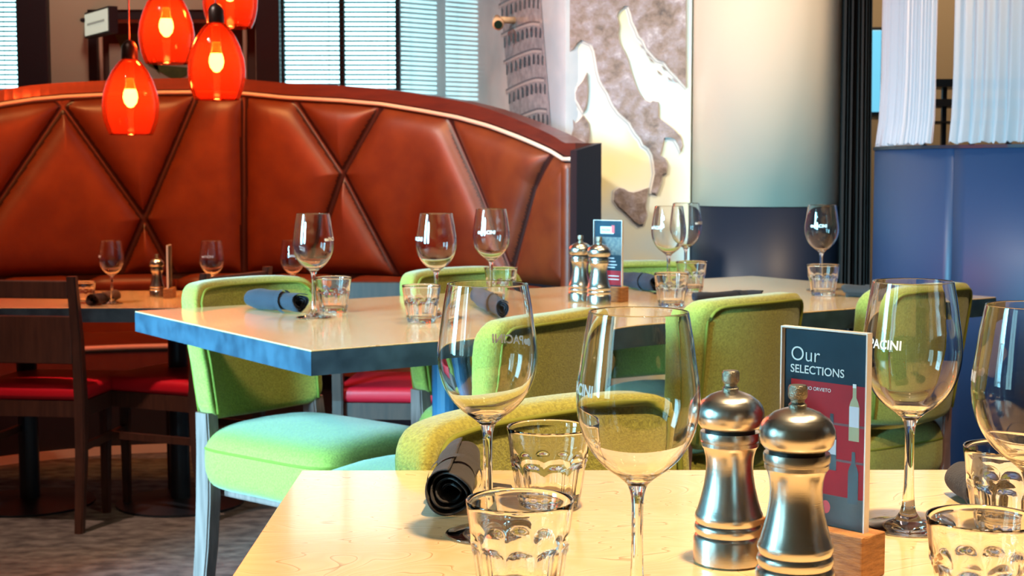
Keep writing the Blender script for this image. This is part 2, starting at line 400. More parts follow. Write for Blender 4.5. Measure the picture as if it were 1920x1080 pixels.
blind_window('window_1', X_a - .9, X_a, [X_a - .45], 'far left window with horizontal blinds')
blind_window('window_2', X_e, X_g, [X_f], 'bright window with teal blinds behind booth')
# window beyond the entry: recess
struct(obj('wall_entry', box_bm(X_c - .4, X_d + .08, YB + .16, YB + .22, 0, ZC), M['brownwall']))
struct(obj('wall_entry_side', box_bm(X_d, X_d + .08, YB + .11, YB + .16, 0, ZC), M['brownwall']))
d = sempty('door_1', (0, YB + .03, 0), label='dark framed entry opening with rose tubes')
zf = Q(300, 36, YB).z
obj('door_frame', box_bm(X_c, X_d, -.02, .05, zhead - .055, zhead), M['darkframe'], d)
obj('door_frame', box_bm(X_c, X_c + .05, -.02, .05, 0, zhead - .055), M['darkframe'], d)
for pxa, pxb in ((180, 188), (452, 461), (476, 483)):
    obj('upright', tube([(xq((pxa + pxb) / 2), 0.03, 0), (xq((pxa + pxb) / 2), 0.03, zhead - .055)], (pxb - pxa) / 2 / F * 9, 8), M['pinkmetal'], d, smooth=True)
obj('crossbar', box_bm(xq(210), X_d, .0, .03, Q(300, 42, YB).z, Q(300, 31, YB).z), M['pinkmetal'], d)
pic = thing('wall_picture', 'pale picture with green leaf shapes seen through the entry', 'picture', (0, YB + .13, 0))
a, b_ = Q(205, 140, YB + .13), Q(385, 50, YB + .13)
obj('picture_board', box_bm(a.x, b_.x, 0, .03, 1.1, b_.z - .1, .004), mat('picture_pale', (.42, .36, .30), .6), pic)
gm = mat('leaf_print', (.10, .12, .03), .6, noise=(12, (.05, .07, .02)))
for (x1, y1, x2, y2, x3, y3) in ((215, 65, 300, 60, 235, 110), (275, 120, 370, 128, 330, 152), (240, 70, 290, 100, 300, 140), (330, 60, 380, 70, 372, 110)):
    ps = []
    for (qx, qy) in ((x1, y1), (x2, y2), (x3, y3)):
        v = Q(qx, qy, YB + .12); ps.append((v.x, -.004, v.z))
    obj('leaf_print', poly(ps), gm, pic)
# sign box on the pier
s0, s1 = Q(160, 65, YB - .25), Q(205, 20, YB - .45)
sg = thing('sign_box', 'small lit white box sign projecting beside the cream pier', 'sign', (0, 0, 0))
A_ = Q(160, 28, YB - .12); B_ = Q(160, 68, YB - .12); Cc = Q(203, 20, YB - .5); D_ = Q(203, 60, YB - .5)
def slab(quad, thick, dirv):
    b = bmesh.new(); f = [b.verts.new(p) for p in quad]; g = [b.verts.new(Vector(p) + dirv * thick) for p in quad]
    b.faces.new(f); b.faces.new(g[::-1])
    for i in range(4): b.faces.new((f[i], g[i], g[(i + 1) % 4], f[(i + 1) % 4]))
    bmesh.ops.recalc_face_normals(b, faces=b.faces); return b
zt, zb = A_.z, B_.z
q = [Vector((A_.x, A_.y, zb)), Vector((Cc.x, Cc.y, zb)), Vector((Cc.x, Cc.y, zt)), Vector((A_.x, A_.y, zt))]
nrm = Vector((q[1] - q[0]).cross(Vector((0, 0, 1)))).normalized()
ex = (q[1] - q[0]).normalized() * .012; ez = Vector((0, 0, .012))
q2 = [q[0] - ex - ez, q[1] + ex - ez, q[2] + ex + ez, q[3] - ex + ez]
obj('housing', slab(q2, .05, -nrm), M['darkframe'], sg)
obj('sign_face', slab([p + nrm * .003 for p in q], .002, nrm), M['signface'], sg)
mid = [q[0].lerp(q[1], .12) + Vector((0, 0, (zt - zb) * .44)), q[0].lerp(q[1], .88) + Vector((0, 0, (zt - zb) * .44)), q[0].lerp(q[1], .88) + Vector((0, 0, (zt - zb) * .56)), q[0].lerp(q[1], .12) + Vector((0, 0, (zt - zb) * .56))]
obj('lettering', slab([p + nrm * .006 for p in mid], .001, nrm), M['signtext'], sg)
obj('bracket', tube([(A_.x - .02, YB, zt - .03), (A_.x - .02, A_.y, zt - .03), q[0] + Vector((0, 0, zt - zb - .03))], .012, 8), M['darkframe'], sg)

# ------------------------------------------------------------------ mural walls
c0 = Vector((X_g, YB - .0, 0)); al = R(70); dirm = Vector((math.cos(al), -math.sin(al), 0))
tm = (c0.y * (1060 - 960) / F - c0.x) / (dirm.x - dirm.y * 100 / F)
c1 = c0 + dirm * tm
nm = Vector((-math.sin(al), -math.cos(al), 0))     # toward the viewer
def PM(px, py, off=0.0):      # pixel -> point on the tower mural plane
    dd = ray(px, py); o = Vector((0, 0, EYE)); t = ((c0 + nm * off) - o).dot(nm) / dd.dot(nm); return o + dd * t
mu = obj('wall_mural_left', slab([Vector((c0.x, c0.y, 0)), Vector((c1.x, c1.y, 0)), Vector((c1.x, c1.y, ZC)), Vector((c0.x, c0.y, ZC))], .12, -nm), M['mural'])
struct(mu, 'glossy wall with printed cloudy sky')
tw = thing('tower_mural', 'printed leaning tower mural on the glossy wall left of the map', 'mural')
def tx(y): return 938 + (y / 235.) * 20, 1014 + (y / 235.) * 19        # left/right outline of tower at photo row y
top_y = -430
L_, R_ = [], []
for y in range(top_y, 300, 20):
    l, r = tx(y); L_.append(PM(l, y, .003)); R_.append(PM(r, y, .003))
obj('tower_print', strip(L_, R_), M['tower'], tw)
def arc_y(y, x):
    l, r = tx(y); u = (x - l) / (r - l); return y + 26 * (1 - u) ** 1.6 + 7 * max(0, u - .72) * 3 - 3
ring_ys = [40 - 55 * k for k in range(7, 0, -1)] + [40, 91, 145, 203, 255]
for ry in ring_ys:
    xs = np.linspace(*tx(ry), 14); xs[0] -= 2; xs[-1] += 2
    obj('cornice_print', strip([PM(x, arc_y(ry, x) - 1.5, .005) for x in xs], [PM(x, arc_y(ry, x) + 2.2, .005) for x in xs]), M['towerring'], tw)
    obj('cornice_print', strip([PM(x, arc_y(ry, x) + 2.2, .005) for x in xs], [PM(x, arc_y(ry, x) + 7, .005) for x in xs]), M['towerlight'], tw)
    for k in range(9):
        u = (k + .55) / 9.1; l, r = tx(ry); x = l + (r - l) * u; wd = 2.1 * (1 - .45 * abs(2 * u - 1)); yy = arc_y(ry, x)
        ps = [PM(x - wd, yy + 29, .006), PM(x + wd, yy + 29, .006), PM(x + wd, yy + 13, .006), PM(x + wd * .6, yy + 10, .006), PM(x - wd * .6, yy + 10, .006), PM(x - wd, yy + 13, .006)]
        obj('arch_print', poly(ps), M['towerdark'], tw)
# security camera
pc = PM(962, 40); pe = pc + nm * .0
sc = thing('security_camera', 'small cream security camera on the tower mural', 'camera', (0, 0, 0))
q0 = PM(966, 38); q1 = q0 + nm * .07 + Vector((-.02, 0, 0)); q2_ = Q(934, 46, q1.y - .10)
obj('mount', tube([q0, q1], .016, 12), M['camcream'], sc, smooth=True)
obj('camera_body', tube([q1 + (q1 - q2_) * .15, q2_.lerp(q1, .5), q2_], [.020, .024, .027], 16), M['camcream'], sc, smooth=True)
dv = (q2_ - q1).normalized()
obj('lens', tube([q2_ - dv * .002, q2_ + dv * .004], .020, 16), M['lens'], sc)

YM = c1.y + .02
xm0, xm1 = c1.x, Q(1287, 200, YM).x
struct(obj('wall_mural_right', box_bm(xm0, xm1 + .02, YM, YM + .12, 0, ZC), M['sea']), 'printed pale sea background of map wall')
struct(obj('trim_3', box_bm(xm0 - .006, xm0 + .004, YM - .008, YM + .004, 0, ZC), M['coastgrey']))
mp = thing('map_mural', 'relief map mural of the boot shaped peninsula and islands', 'mural')
off = (1000, 0)
def cp(pts): return [(1000 + x / 2, y / 2) for x, y in pts]
main = cp([(126, -900), (126, 200), (150, 185), (162, 162), (180, 150), (200, 158), (216, 165), (228, 190), (234, 225), (240, 262), (250, 300), (264, 325), (280, 350), (290, 375), (300, 395), (322, 425), (345, 445), (362, 460), (372, 480), (386, 502), (402, 520), (412, 542), (432, 556), (446, 580), (452, 610), (456, 650), (448, 690), (440, 722), (462, 726), (470, 705), (480, 675), (482, 655), (498, 645), (502, 615), (492, 592), (474, 582), (480, 560), (490, 516), (512, 516), (530, 522), (545, 548), (550, 568), (557, 545), (550, 510), (520, 480), (492, 458), (468, 440), (468, 415), (466, 383), (448, 378), (438, 384), (416, 375), (396, 350), (384, 325), (372, 290), (362, 262), (354, 225), (340, 195), (322, 162), (316, 128), (320, 95), (312, 60), (318, 42), (340, 22), (356, 24), (366, 52), (372, 80), (386, 108), (396, 135), (412, 150), (424, 180), (446, 205), (466, 225), (490, 232), (512, 262), (535, 285), (552, 305), (571, 328), (571, -900)])
corsica = cp([(201, 272), (184, 305), (166, 325), (158, 348), (160, 372), (172, 392), (186, 420), (194, 405), (200, 380), (203, 330)])
sardinia = cp([(186, 432), (170, 452), (158, 462), (148, 448), (150, 478), (143, 508), (150, 545), (160, 600), (190, 600), (206, 560), (210, 500), (205, 460)])
sicily = cp([(305, 716), (322, 704), (340, 708), (356, 718), (376, 722), (402, 714), (431, 704), (424, 740), (420, 775), (426, 802), (414, 838), (396, 842), (378, 828), (350, 800), (318, 772), (303, 750)])
islets = [cp([(x, y), (x + 12, y + 8), (x + 22, y + 22), (x + 8, y + 14)]) for x, y in ((398, 165), (420, 195), (432, 215), (462, 262), (480, 245), (500, 285), (410, 120), (520, 290))]
def offset_poly(pts, dd, dx=0, dy=0):
    n = len(pts); area_ = sum(pts[i][0] * pts[(i + 1) % n][1] - pts[(i + 1) % n][0] * pts[i][1] for i in range(n)); sgn = 1 if area_ > 0 else -1
    out = []
    for i in range(n):
        a, b, c = Vector(pts[i - 1]), Vector(pts[i]), Vector(pts[(i + 1) % n])
        t = ((b - a).normalized() + (c - b).normalized()); t = t.normalized() if t.length > 1e-4 else (c - b).normalized()
        nn = Vector((t.y, -t.x)) * sgn; out.append((b.x + nn.x * dd + dx, b.y + nn.y * dd + dy))
    return out
def clampx(pts): return [(min(max(x, 1062.5), 1285.5), y) for x, y in pts]
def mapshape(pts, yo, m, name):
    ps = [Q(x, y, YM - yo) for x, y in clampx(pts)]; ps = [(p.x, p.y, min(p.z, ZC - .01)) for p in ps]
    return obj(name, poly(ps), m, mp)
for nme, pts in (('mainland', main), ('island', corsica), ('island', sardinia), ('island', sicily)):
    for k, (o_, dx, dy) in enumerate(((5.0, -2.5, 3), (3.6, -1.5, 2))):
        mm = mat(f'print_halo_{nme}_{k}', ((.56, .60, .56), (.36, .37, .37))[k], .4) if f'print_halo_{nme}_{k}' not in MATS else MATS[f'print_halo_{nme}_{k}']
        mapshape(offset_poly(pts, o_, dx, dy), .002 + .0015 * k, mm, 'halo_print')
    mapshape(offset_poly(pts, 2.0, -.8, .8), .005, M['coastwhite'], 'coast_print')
    # the raised land, bevelled edge
    ps = [Q(x, y, YM - .006) for x, y in clampx(pts)]; ps = [Vector((p.x, p.y, min(p.z, ZC - .01))) for p in ps]
    b = bmesh.new(); base = [b.verts.new(p) for p in ps]; topv = [b.verts.new(p + Vector((0, -.008, 0))) for p in ps]
    tess(b, topv)
    for i in range(len(ps)): b.faces.new((base[i], topv[i], topv[(i + 1) % len(ps)], base[(i + 1) % len(ps)]))
    obj(nme, b, M['land'], mp)
bi = bmesh.new()
for pts in islets:
    ps = [Q(x, y, YM - .008) for x, y in pts]; bi.faces.new([bi.verts.new(p) for p in ps])
o = obj('islets', bi, M['land'], mp); o['kind'] = 'stuff'

# ------------------------------------------------------------------ column, curtain, right-hand partition
cy = 6.64; r_c = 145 / F * cy * 1.0; cxc = (1432 - 960) / F * cy
zsk = Q(1432, 388, cy - r_c).z
def cyl(r, z0, z1, n=64): return lathe([(0.0001, z0), (r, z0), (r, z1), (0.0001, z1)], n)
col = sempty('trim_4', (cxc, cy, 0), label='round cream column with glossy black base')
o = obj('column_cladding', cyl(r_c, zsk, ZC), M['column'], col, smooth=True)
m_ = o.data; 
obj('column_base', cyl(r_c + .008, 0, zsk - .004), M['basegloss'], col, smooth=True)
for ang in ():
    obj('joint', box_bm(-.0015, .0015, -r_c - .002, -r_c + .004, zsk, ZC), M['coastgrey'], col).rotation_euler = (0, 0, R(ang - 270))
xw0 = Q(1300, 400, cy + .3).x
struct(obj('wall_behind_column', box_bm(xw0, cxc + r_c + .17, cy + .42, cy + .5, 0, ZC), M['brownwall']))
struct(obj('baseboard_column', box_bm(xm1, cxc - r_c + .02, YM + .02, YM + .1, 0, zsk), M['basegloss']))

def drape(path, z0, z1, amp, m, name, parent=None, seed=1, nz=14, bottom=None, folds=60, sol=.002):
    """vertical folded cloth along a path function u->(x,y,nx,ny)"""
    rnd = random.Random(seed); N_ = folds * 8; b = bmesh.new(); rows = []
    ph = [0.0]
    for i in range(N_): ph.append(ph[-1] + (2 * PI / 8) * rnd.uniform(.55, 1.5))
    am = [1.0]
    for i in range(N_): am.append(min(1.4, max(.45, am[-1] + rnd.uniform(-.2, .2))))
    for j in range(nz + 1):
        t = j / nz; z = z1 + (z0 - z1) * t; row = []
        for i in range(N_ + 1):
            x, y, nx, ny = path(i / N_, t)
            a = amp * am[i] * math.sin(ph[i] + .25 * math.sin(3 * t + i * .02)); 
            if bottom: a *= bottom(t)
            row.append(b.verts.new((x + nx * a, y + ny * a, z + (rnd.uniform(-.006, .006) if (j == nz and bottom) else 0))))
        rows.append(row)
    for j in range(nz):
        for i in range(N_): b.faces.new((rows[j][i], rows[j][i + 1], rows[j + 1][i + 1], rows[j + 1][i]))
    return obj(name, b, m, parent, smooth=True)
yc = 6.42
def cur_path(u, t):
    xl = Q(1578, 100, yc).x; xr = Q(1628 + 14 * t ** 1.5, 100, yc).x
    return xl + (xr - xl) * u, yc, 0, 1
dc = drape(cur_path, .02, 3.55, .03, M['curtain'], 'dark_curtain', seed=3, folds=8)
dc['label'] = 'tall dark brown curtain hanging beside the cream column'; dc['category'] = 'curtain'
cr = thing('curtain_rod', 'thin dark rod carrying the brown curtain beside the column', 'rod', (0, 0, 0))
obj('rod', tube([(Q(1570, 0, yc).x, yc, 3.56), (Q(1640, 0, yc).x, yc, 3.56)], .014, 10), M['blacksteel'], cr, smooth=True)
obj('bracket', tube([(Q(1610, 0, yc).x, yc, 3.56), (Q(1610, 0, yc).x, yc, 3.6)], .008, 8), M['blacksteel'], cr)

# curved navy partition (a cylinder segment) with sheer curtains above
pcx, pcy, pr = 2.536, 5.8, 1.10
ztp = 1.29
pt = thing('curved_partition', 'tall glossy navy curved half wall below the white curtains', 'partition', (pcx, pcy, 0))
def arcseg(r0, r1, a0, a1, z0, z1, n=40):
    b = bmesh.new(); rings = []
    for k in range(n + 1):
        a = a0 + (a1 - a0) * k / n; c, s = math.cos(a), math.sin(a)
        rings.append([b.verts.new((r * c, r * s, z)) for r, z in ((r0, z0), (r1, z0), (r1, z1), (r0, z1))])
    for A, B in zip(rings, rings[1:]):
        for k in range(4): b.faces.new((A[k], A[(k + 1) % 4], B[(k + 1) % 4], B[k]))
    b.faces.new(rings[0]); b.faces.new(rings[-1][::-1]); bmesh.ops.recalc_face_normals(b, faces=b.faces); return b
def pang(px):         # angle on the partition circle seen in column px
    mx = (px - 960) / F; A2 = 1 + mx * mx; B2 = -2 * (mx * pcx + pcy); C2 = pcx ** 2 + pcy ** 2 - pr ** 2
    t = (-B2 - math.sqrt(max(0, B2 * B2 - 4 * A2 * C2))) / (2 * A2); return math.atan2(t - pcy, mx * t - pcx)
aS = pang(1785) % (2 * PI)
for k, (a0, a1) in enumerate(((R(120), aS - .003), (aS + .003, R(330)))):
    obj('curved_panel', arcseg(pr - .04, pr, a0, a1, .12, ztp), M['bluewall'], pt, smooth=False)
for o in pt.children:
    for p in o.data.polygons: p.use_smooth = abs(p.normal.z) < .5
obj('plinth', arcseg(pr - .03, pr - .01, R(120), R(330), 0, .12), M['black'], pt)
obj('top_cap', arcseg(pr - .05, pr + .006, R(120), R(330), ztp, ztp + .012), M['blacksteel'], pt)
def sheer_path(a0, a1):
    def f(u, t):
        a = a0 + (a1 - a0) * u; rr = pr - .03 + (.010 * max(0, (t - .95) / .05)); return rr * math.cos(a), rr * math.sin(a), math.cos(a), math.sin(a)
    return f
def bot(t): return .8 if t < .88 else .8 + .5 * (t - .88) / .12
a1s = pang(1738) % (2 * PI); a2s = pang(1770) % (2 * PI)
s_ = drape(sheer_path(R(165), a1s), ztp + .02, 3.5, .017, M['sheer'], 'sheer_curtain', seed=5, folds=26, bottom=bot, nz=24)
s_.location = (pcx, pcy, 0); s_['label'] = 'white sheer gathered curtain, left of the gap, above the navy partition'; s_['category'] = 'curtain'; s_['group'] = 'sheer curtains above the navy partition'
s_ = drape(sheer_path(a2s, R(300)), ztp + .02, 3.5, .018, M['sheer'], 'sheer_curtain', seed=9, folds=38, bottom=bot, nz=24)
s_.location = (pcx, pcy, 0); s_['label'] = 'wide white sheer curtain, right of the gap, above the navy partition'; s_['category'] = 'curtain'; s_['group'] = 'sheer curtains above the navy partition'
tr_ = thing('curtain_track', 'curved track holding the white sheer curtains', 'track', (pcx, pcy, 3.5))
obj('rail', arcseg(pr - .08, pr - .02, R(120), R(330), 0, .1), M['blacksteel'], tr_)
# behind the sheer curtains: screen and metal shelf rack against the wall
yw = YB + .28
a, b_ = Q(1600, 210, yw), Q(1652, 57, yw)
ts = thing('wall_screen', 'glowing blue screen on the wall behind the white curtains', 'screen', (0, yw, 0))
obj('screen_panel', box_bm(a.x, b_.x, -.015, 0, a.z, b_.z, .003), M['screen'], ts); obj('screen_frame', box_bm(a.x - .02, b_.x + .02, 0.0, .02, a.z - .02, b_.z + .02), M['black'], ts)
ls = thing('storage_rack', 'dark metal rack with rails in the gap between the white curtains', 'rack', (0, 0, 0))
yr = 8.3
for x in (Q(1740, 0, yr).x, Q(1776, 0, yr).x, Q(1830, 0, yr).x, Q(1900, 0, yr).x):
    obj('upright', box_bm(x - .012, x + .012, yr, yr + .03, 0, Q(1780, 150, yr).z), M['blacksteel'], ls)
for ya, yb, mm in ((150, 164, M['blacksteel']), (187, 200, M['black']), (228, 231, M['black'])):
    obj('shelf', box_bm(Q(1725, 0, yr).x, Q(1960, 0, yr).x, yr - .1, yr + .25, Q(1780, yb, yr).z, Q(1780, ya, yr).z), mm, ls)

# ------------------------------------------------------------------ booth
CX, CY, RB = -1.31, 5.14, 1.78
def booth(px, py):       # pixel -> (phi, z) on the booth back arc
    dd = ray(px, py); a = dd.x ** 2 + dd.y ** 2; b = -2 * (dd.x * CX + dd.y * CY); c = CX ** 2 + CY ** 2 - RB ** 2
    t = (-b + math.sqrt(max(0, b * b - 4 * a * c))) / (2 * a); x, y = dd.x * t, dd.y * t
    return math.atan2(x - CX, y - CY), EYE + dd.z * t
def bp(phi, z, off=0.0): return Vector((CX + (RB - off) * math.sin(phi), CY + (RB - off) * math.cos(phi), z))
top_px = [(-60, 204), (0, 190), (60, 181), (118, 176), (200, 172), (300, 168), (400, 167), (460, 170), (540, 178), (640, 183), (720, 190), (800, 203), (860, 214), (920, 230), (980, 252), (1040, 278), (1062, 292)]
TP = [booth(*p) for p in top_px]
tp_phi = [a for a, _ in TP]; tp_z = [z for _, z in TP]
def ztop(phi): return float(np.interp(phi, tp_phi, tp_z))
PH0, PH1 = R(-62), booth(1078, 400)[0]
def ztop2(phi):
    if phi < tp_phi[0]: return tp_z[0] - (tp_phi[0] - phi) * .35
    return ztop(phi)
ZB = .735
creases_px = [[(88, 168), (118, 200), (194, 305), (270, 410), (330, 520)], [(152, 166), (118, 200), (0, 372), (-90, 505)], [(378, 160), (270, 410), (222, 520)],
              [(540, 168), (645, 325), (750, 522)], [(732, 172), (645, 325), (578, 520)], [(832, 195), (900, 350), (972, 530)], [(1040, 285), (1010, 350), (960, 530)], [(459, 150), (459, 530)]]
creases = []
for cpx in creases_px:
    q = []
    for (a, b), (c, d_) in zip(cpx, cpx[1:]):
        for k in range(6): q.append(booth(a + (c - a) * k / 6, b + (d_ - b) * k / 6))
    q.append(booth(*cpx[-1])); creases.append([(RB * p, z) for p, z in q])
nu, nv = 640, 110
phis = np.linspace(PH0, PH1, nu + 1); zt_arr = np.array([ztop2(p) for p in phis]) - .03
S = np.repeat((phis * RB)[:, None], nv + 1, 1); V = np.linspace(0, 1, nv + 1)[None, :]
Z = ZB + (zt_arr[:, None] - ZB) * V
def segdist(S, Z, pts):
    D = np.full(S.shape, 9.0)
    for (x0, y0), (x1, y1) in zip(pts, pts[1:]):
        dx, dy = x1 - x0, y1 - y0; L2 = dx * dx + dy * dy + 1e-12
        t = np.clip(((S - x0) * dx + (Z - y0) * dy) / L2, 0, 1); D = np.minimum(D, np.hypot(S - x0 - t * dx, Z - y0 - t * dy))
    return D
D = np.full(S.shape, 9.0)
for i_, c in enumerate(creases): D = np.minimum(D, segdist(S, Z, c))
De = np.minimum(np.minimum(Z - ZB, zt_arr[:, None] - Z), RB * (PH1 - phis)[:, None] * 1.0)
H = .058 * (1 - np.exp(-np.maximum(D - .008, 0) / .032)) * (1 - np.exp(-np.maximum(De, 0) / .03)) + .004
Sf = (S[:-1, :-1] + S[1:, 1:]) / 2; Df = (D[:-1, :-1] + D[1:, 1:] + D[1:, :-1] + D[:-1, 1:]) / 4
lab = np.where(Df < .017, 0, -1); cur = 0
for i in range(nu):
    for j in range(nv):
        if lab[i, j] == -1:
            cur += 1; st = [(i, j)]; lab[i, j] = cur
            while st:
                a, b = st.pop()
                for c, d_ in ((a + 1, b), (a - 1, b), (a, b + 1), (a, b - 1)):
                    if 0 <= c < nu and 0 <= d_ < nv and lab[c, d_] == -1: lab[c, d_] = cur; st.append((c, d_))
bo = thing('curved_booth', 'high backed curved brown leather booth with criss-cross tufted panels', 'booth', (CX, CY, 0))
X = (RB - H) * np.sin(S / RB); Y = (RB - H) * np.cos(S / RB)
vid = np.arange((nu + 1) * (nv + 1)).reshape(nu + 1, nv + 1); allco = np.stack([X, Y, Z], -1).reshape(-1, 3)
fl = np.stack([vid[:-1, :-1], vid[:-1, 1:], vid[1:, 1:], vid[1:, :-1]], -1).reshape(-1, 4); lf = lab.reshape(-1)
for k in range(0, cur + 1):
    fs = fl[lf == k]
    if len(fs) < 12: continue
    u, inv = np.unique(fs, return_inverse=True); me = bpy.data.meshes.new('p'); me.from_pydata(allco[u].tolist(), [], inv.reshape(-1, 4).tolist())
    obj('back_panel' if k else 'seam', me, M['leather'] if k else M['leatherdark'], bo, smooth=True)
def loc_pts(phis_, zf, off): return [bp(p, zf(p), off) - Vector((CX, CY, 0)) for p in phis_]
pl = np.linspace(PH0, PH1, 120)
obj('piping', tube(loc_pts(pl, lambda p: ztop2(p) - .014, .016), .009, 8), M['cream'], bo, smooth=True)
# vertical roll at the open end
obj('end_roll', tube([bp(PH1 - .005, z, .02) - Vector((CX, CY, 0)) for z in np.linspace(ZB - .02, ztop2(PH1) - .03, 20)], .035, 12), M['leather'], bo, smooth=True)
# top rail board following the arch
def railsec(ph0, ph1, z0f, z1f, r0, r1, n=100):
    b = bmesh.new(); rings = []
    for p in np.linspace(ph0, ph1, n):
        s, c = math.sin(p), math.cos(p); rings.append([b.verts.new(((RB + r) * s, (RB + r) * c, z)) for r, z in ((r0, z0f(p)), (r1, z0f(p)), (r1, z1f(p)), (r0, z1f(p)))])
    for A, B in zip(rings, rings[1:]):
        for k in range(4): b.faces.new((A[k], A[(k + 1) % 4], B[(k + 1) % 4], B[k]))
    b.faces.new(rings[0]); b.faces.new(rings[-1][::-1]); bmesh.ops.recalc_face_normals(b, faces=b.faces); return b
def railtop(p):
    return ztop2(p) + float(np.interp(p, [R(-60), R(-10), R(20), R(40), R(62)], [.05, .05, .055, .06, .05]))
o = obj('top_rail', railsec(PH0, PH1 + .012, lambda p: ztop2(p) + .0, railtop, -.012, .09), M['railwood'], bo)
obj('back_shell', railsec(PH0, PH1 + .012, lambda p: 0.0, lambda p: ztop2(p), .006, .08), M['black'], bo)
# end cap: black board closing the open end
e0 = bp(PH1 + .012, 0, .035) - Vector((CX, CY, 0)); tdir = Vector((math.cos(PH1), -math.sin(PH1), 0)); rdir = Vector((math.sin(PH1), math.cos(PH1), 0))
zc_ = railtop(PH1)
o = obj('end_board', slab([e0, e0 + rdir * .115, e0 + rdir * .115 + Vector((0, 0, zc_ - .0)), e0 + Vector((0, 0, zc_ - .03))], .05, tdir), M['black'], bo)
# bolster, seat, base
nb = 9; edges = np.linspace(PH0, PH1 - .03, nb + 1)
for a, b in zip(edges, edges[1:]):
    q = np.linspace(a + .004, b - .004, 14); rr = [.05 * min(1, .45 + 3.0 * min(k, 13 - k) / 13) for k in range(14)]
    obj('bolster', tube([bp(p, ZB - .05, .075) - Vector((CX, CY, 0)) for p in q], rr, 12), M['leather'], bo, smooth=True)
obj('lower_back', railsec(PH0, PH1, lambda p: .44, lambda p: ZB - .03, -.05, .006), M['leather'], bo)
obj('seat_cushion', railsec(PH0, PH1, lambda p: .36, lambda p: .47, -.62, -.05), M['leather'], bo)
obj('seat_piping', tube(loc_pts(pl, lambda p: .465, .625), .012, 8), M['cream'], bo, smooth=True)
obj('seat_base', railsec(PH0, PH1, lambda p: .0, lambda p: .36, -.56, .006), M['black'], bo)
obj('kick_trim', railsec(PH0, PH1, lambda p: .0, lambda p: .035, -.572, -.56), M['cream'], bo)

# ------------------------------------------------------------------ tables
def table(name, label, centre, ux, W, Dp, ztop_, th, poles, pole_m, topm=M['maple']):
    rz = math.atan2(ux[1], ux[0]); t = thing(name, label, 'table', (centre[0], centre[1], 0), rz)
    obj('tabletop', box_bm(-W / 2, W / 2, -Dp / 2, Dp / 2, ztop_ - .003, ztop_, .001, 1), topm, t)
    obj('edge_band', box_bm(-W / 2, W / 2, -Dp / 2, Dp / 2, ztop_ - th, ztop_ - .003), M['edge'], t)
    for (x, y) in poles:
        obj('pole', lathe([(.0001, .02), (.036, .02), (.036, ztop_ - th), (.0001, ztop_ - th)], 24), pole_m, t, (x, y, 0), smooth=False)
        obj('base_plate', lathe([(.0001, 0), (.23, 0), (.23, .008), (.05, .025), (.0001, .025)], 32), M['blacksteel'], t, (x, y, 0))
        obj('mount_plate', box_bm(-.15, .15, -.15, .15, ztop_ - th - .008, ztop_ - th), M['blacksteel'], t, (x, y, 0))
    return t
HT = .91
pL, pN, pR, pF = P(255, 583, HT), P(583, 657, HT), P(1868, 557, HT), P(1430, 518, HT)
u = (pR - pN).normalized(); nv_ = Vector((-u.y, u.x, 0)); Wm = (pR - pN).length; Dm = (pL - pN).dot(nv_)
cm = pN + u * Wm / 2 + nv_ * Dm / 2
t_mid = table('high_table', 'long high table with maple top and blue lit edge in the middle', (cm.x, cm.y), (u.x, u.y), Wm, Dm, HT, .045, ((-.38, 0.0), (.55, 0)), M['bluepole'])
fl_ = P(565, 882, HT); fb_ = P(400, 1080, HT)
uxf = Vector((1, .006, 0)).normalized(); Wf, Df_ = 1.30, .78
cf = fl_ + uxf * Wf / 2 - Vector((-uxf.y, uxf.x, 0)) * Df_ / 2
t_fg = table('high_table', 'nearest high table with grained maple top in the foreground', (cf.x, cf.y), (uxf.x, uxf.y), Wf, Df_, HT, .045, ((0.25, -.05),), M['bluepole'])
LT = .75
bf = P(725, 570, LT); y0, y1 = P(300, 577, LT).y, P(300, 545, LT).y
t_bo = table('booth_table', 'low rectangular table inside the booth under the red pendants', (((-2.15) + (-.47)) / 2, (y0 + y1) / 2), (1, 0), 1.68, y1 - y0, LT, .05, ((-.45, 0), (.10, 0)), M['blacksteel'])

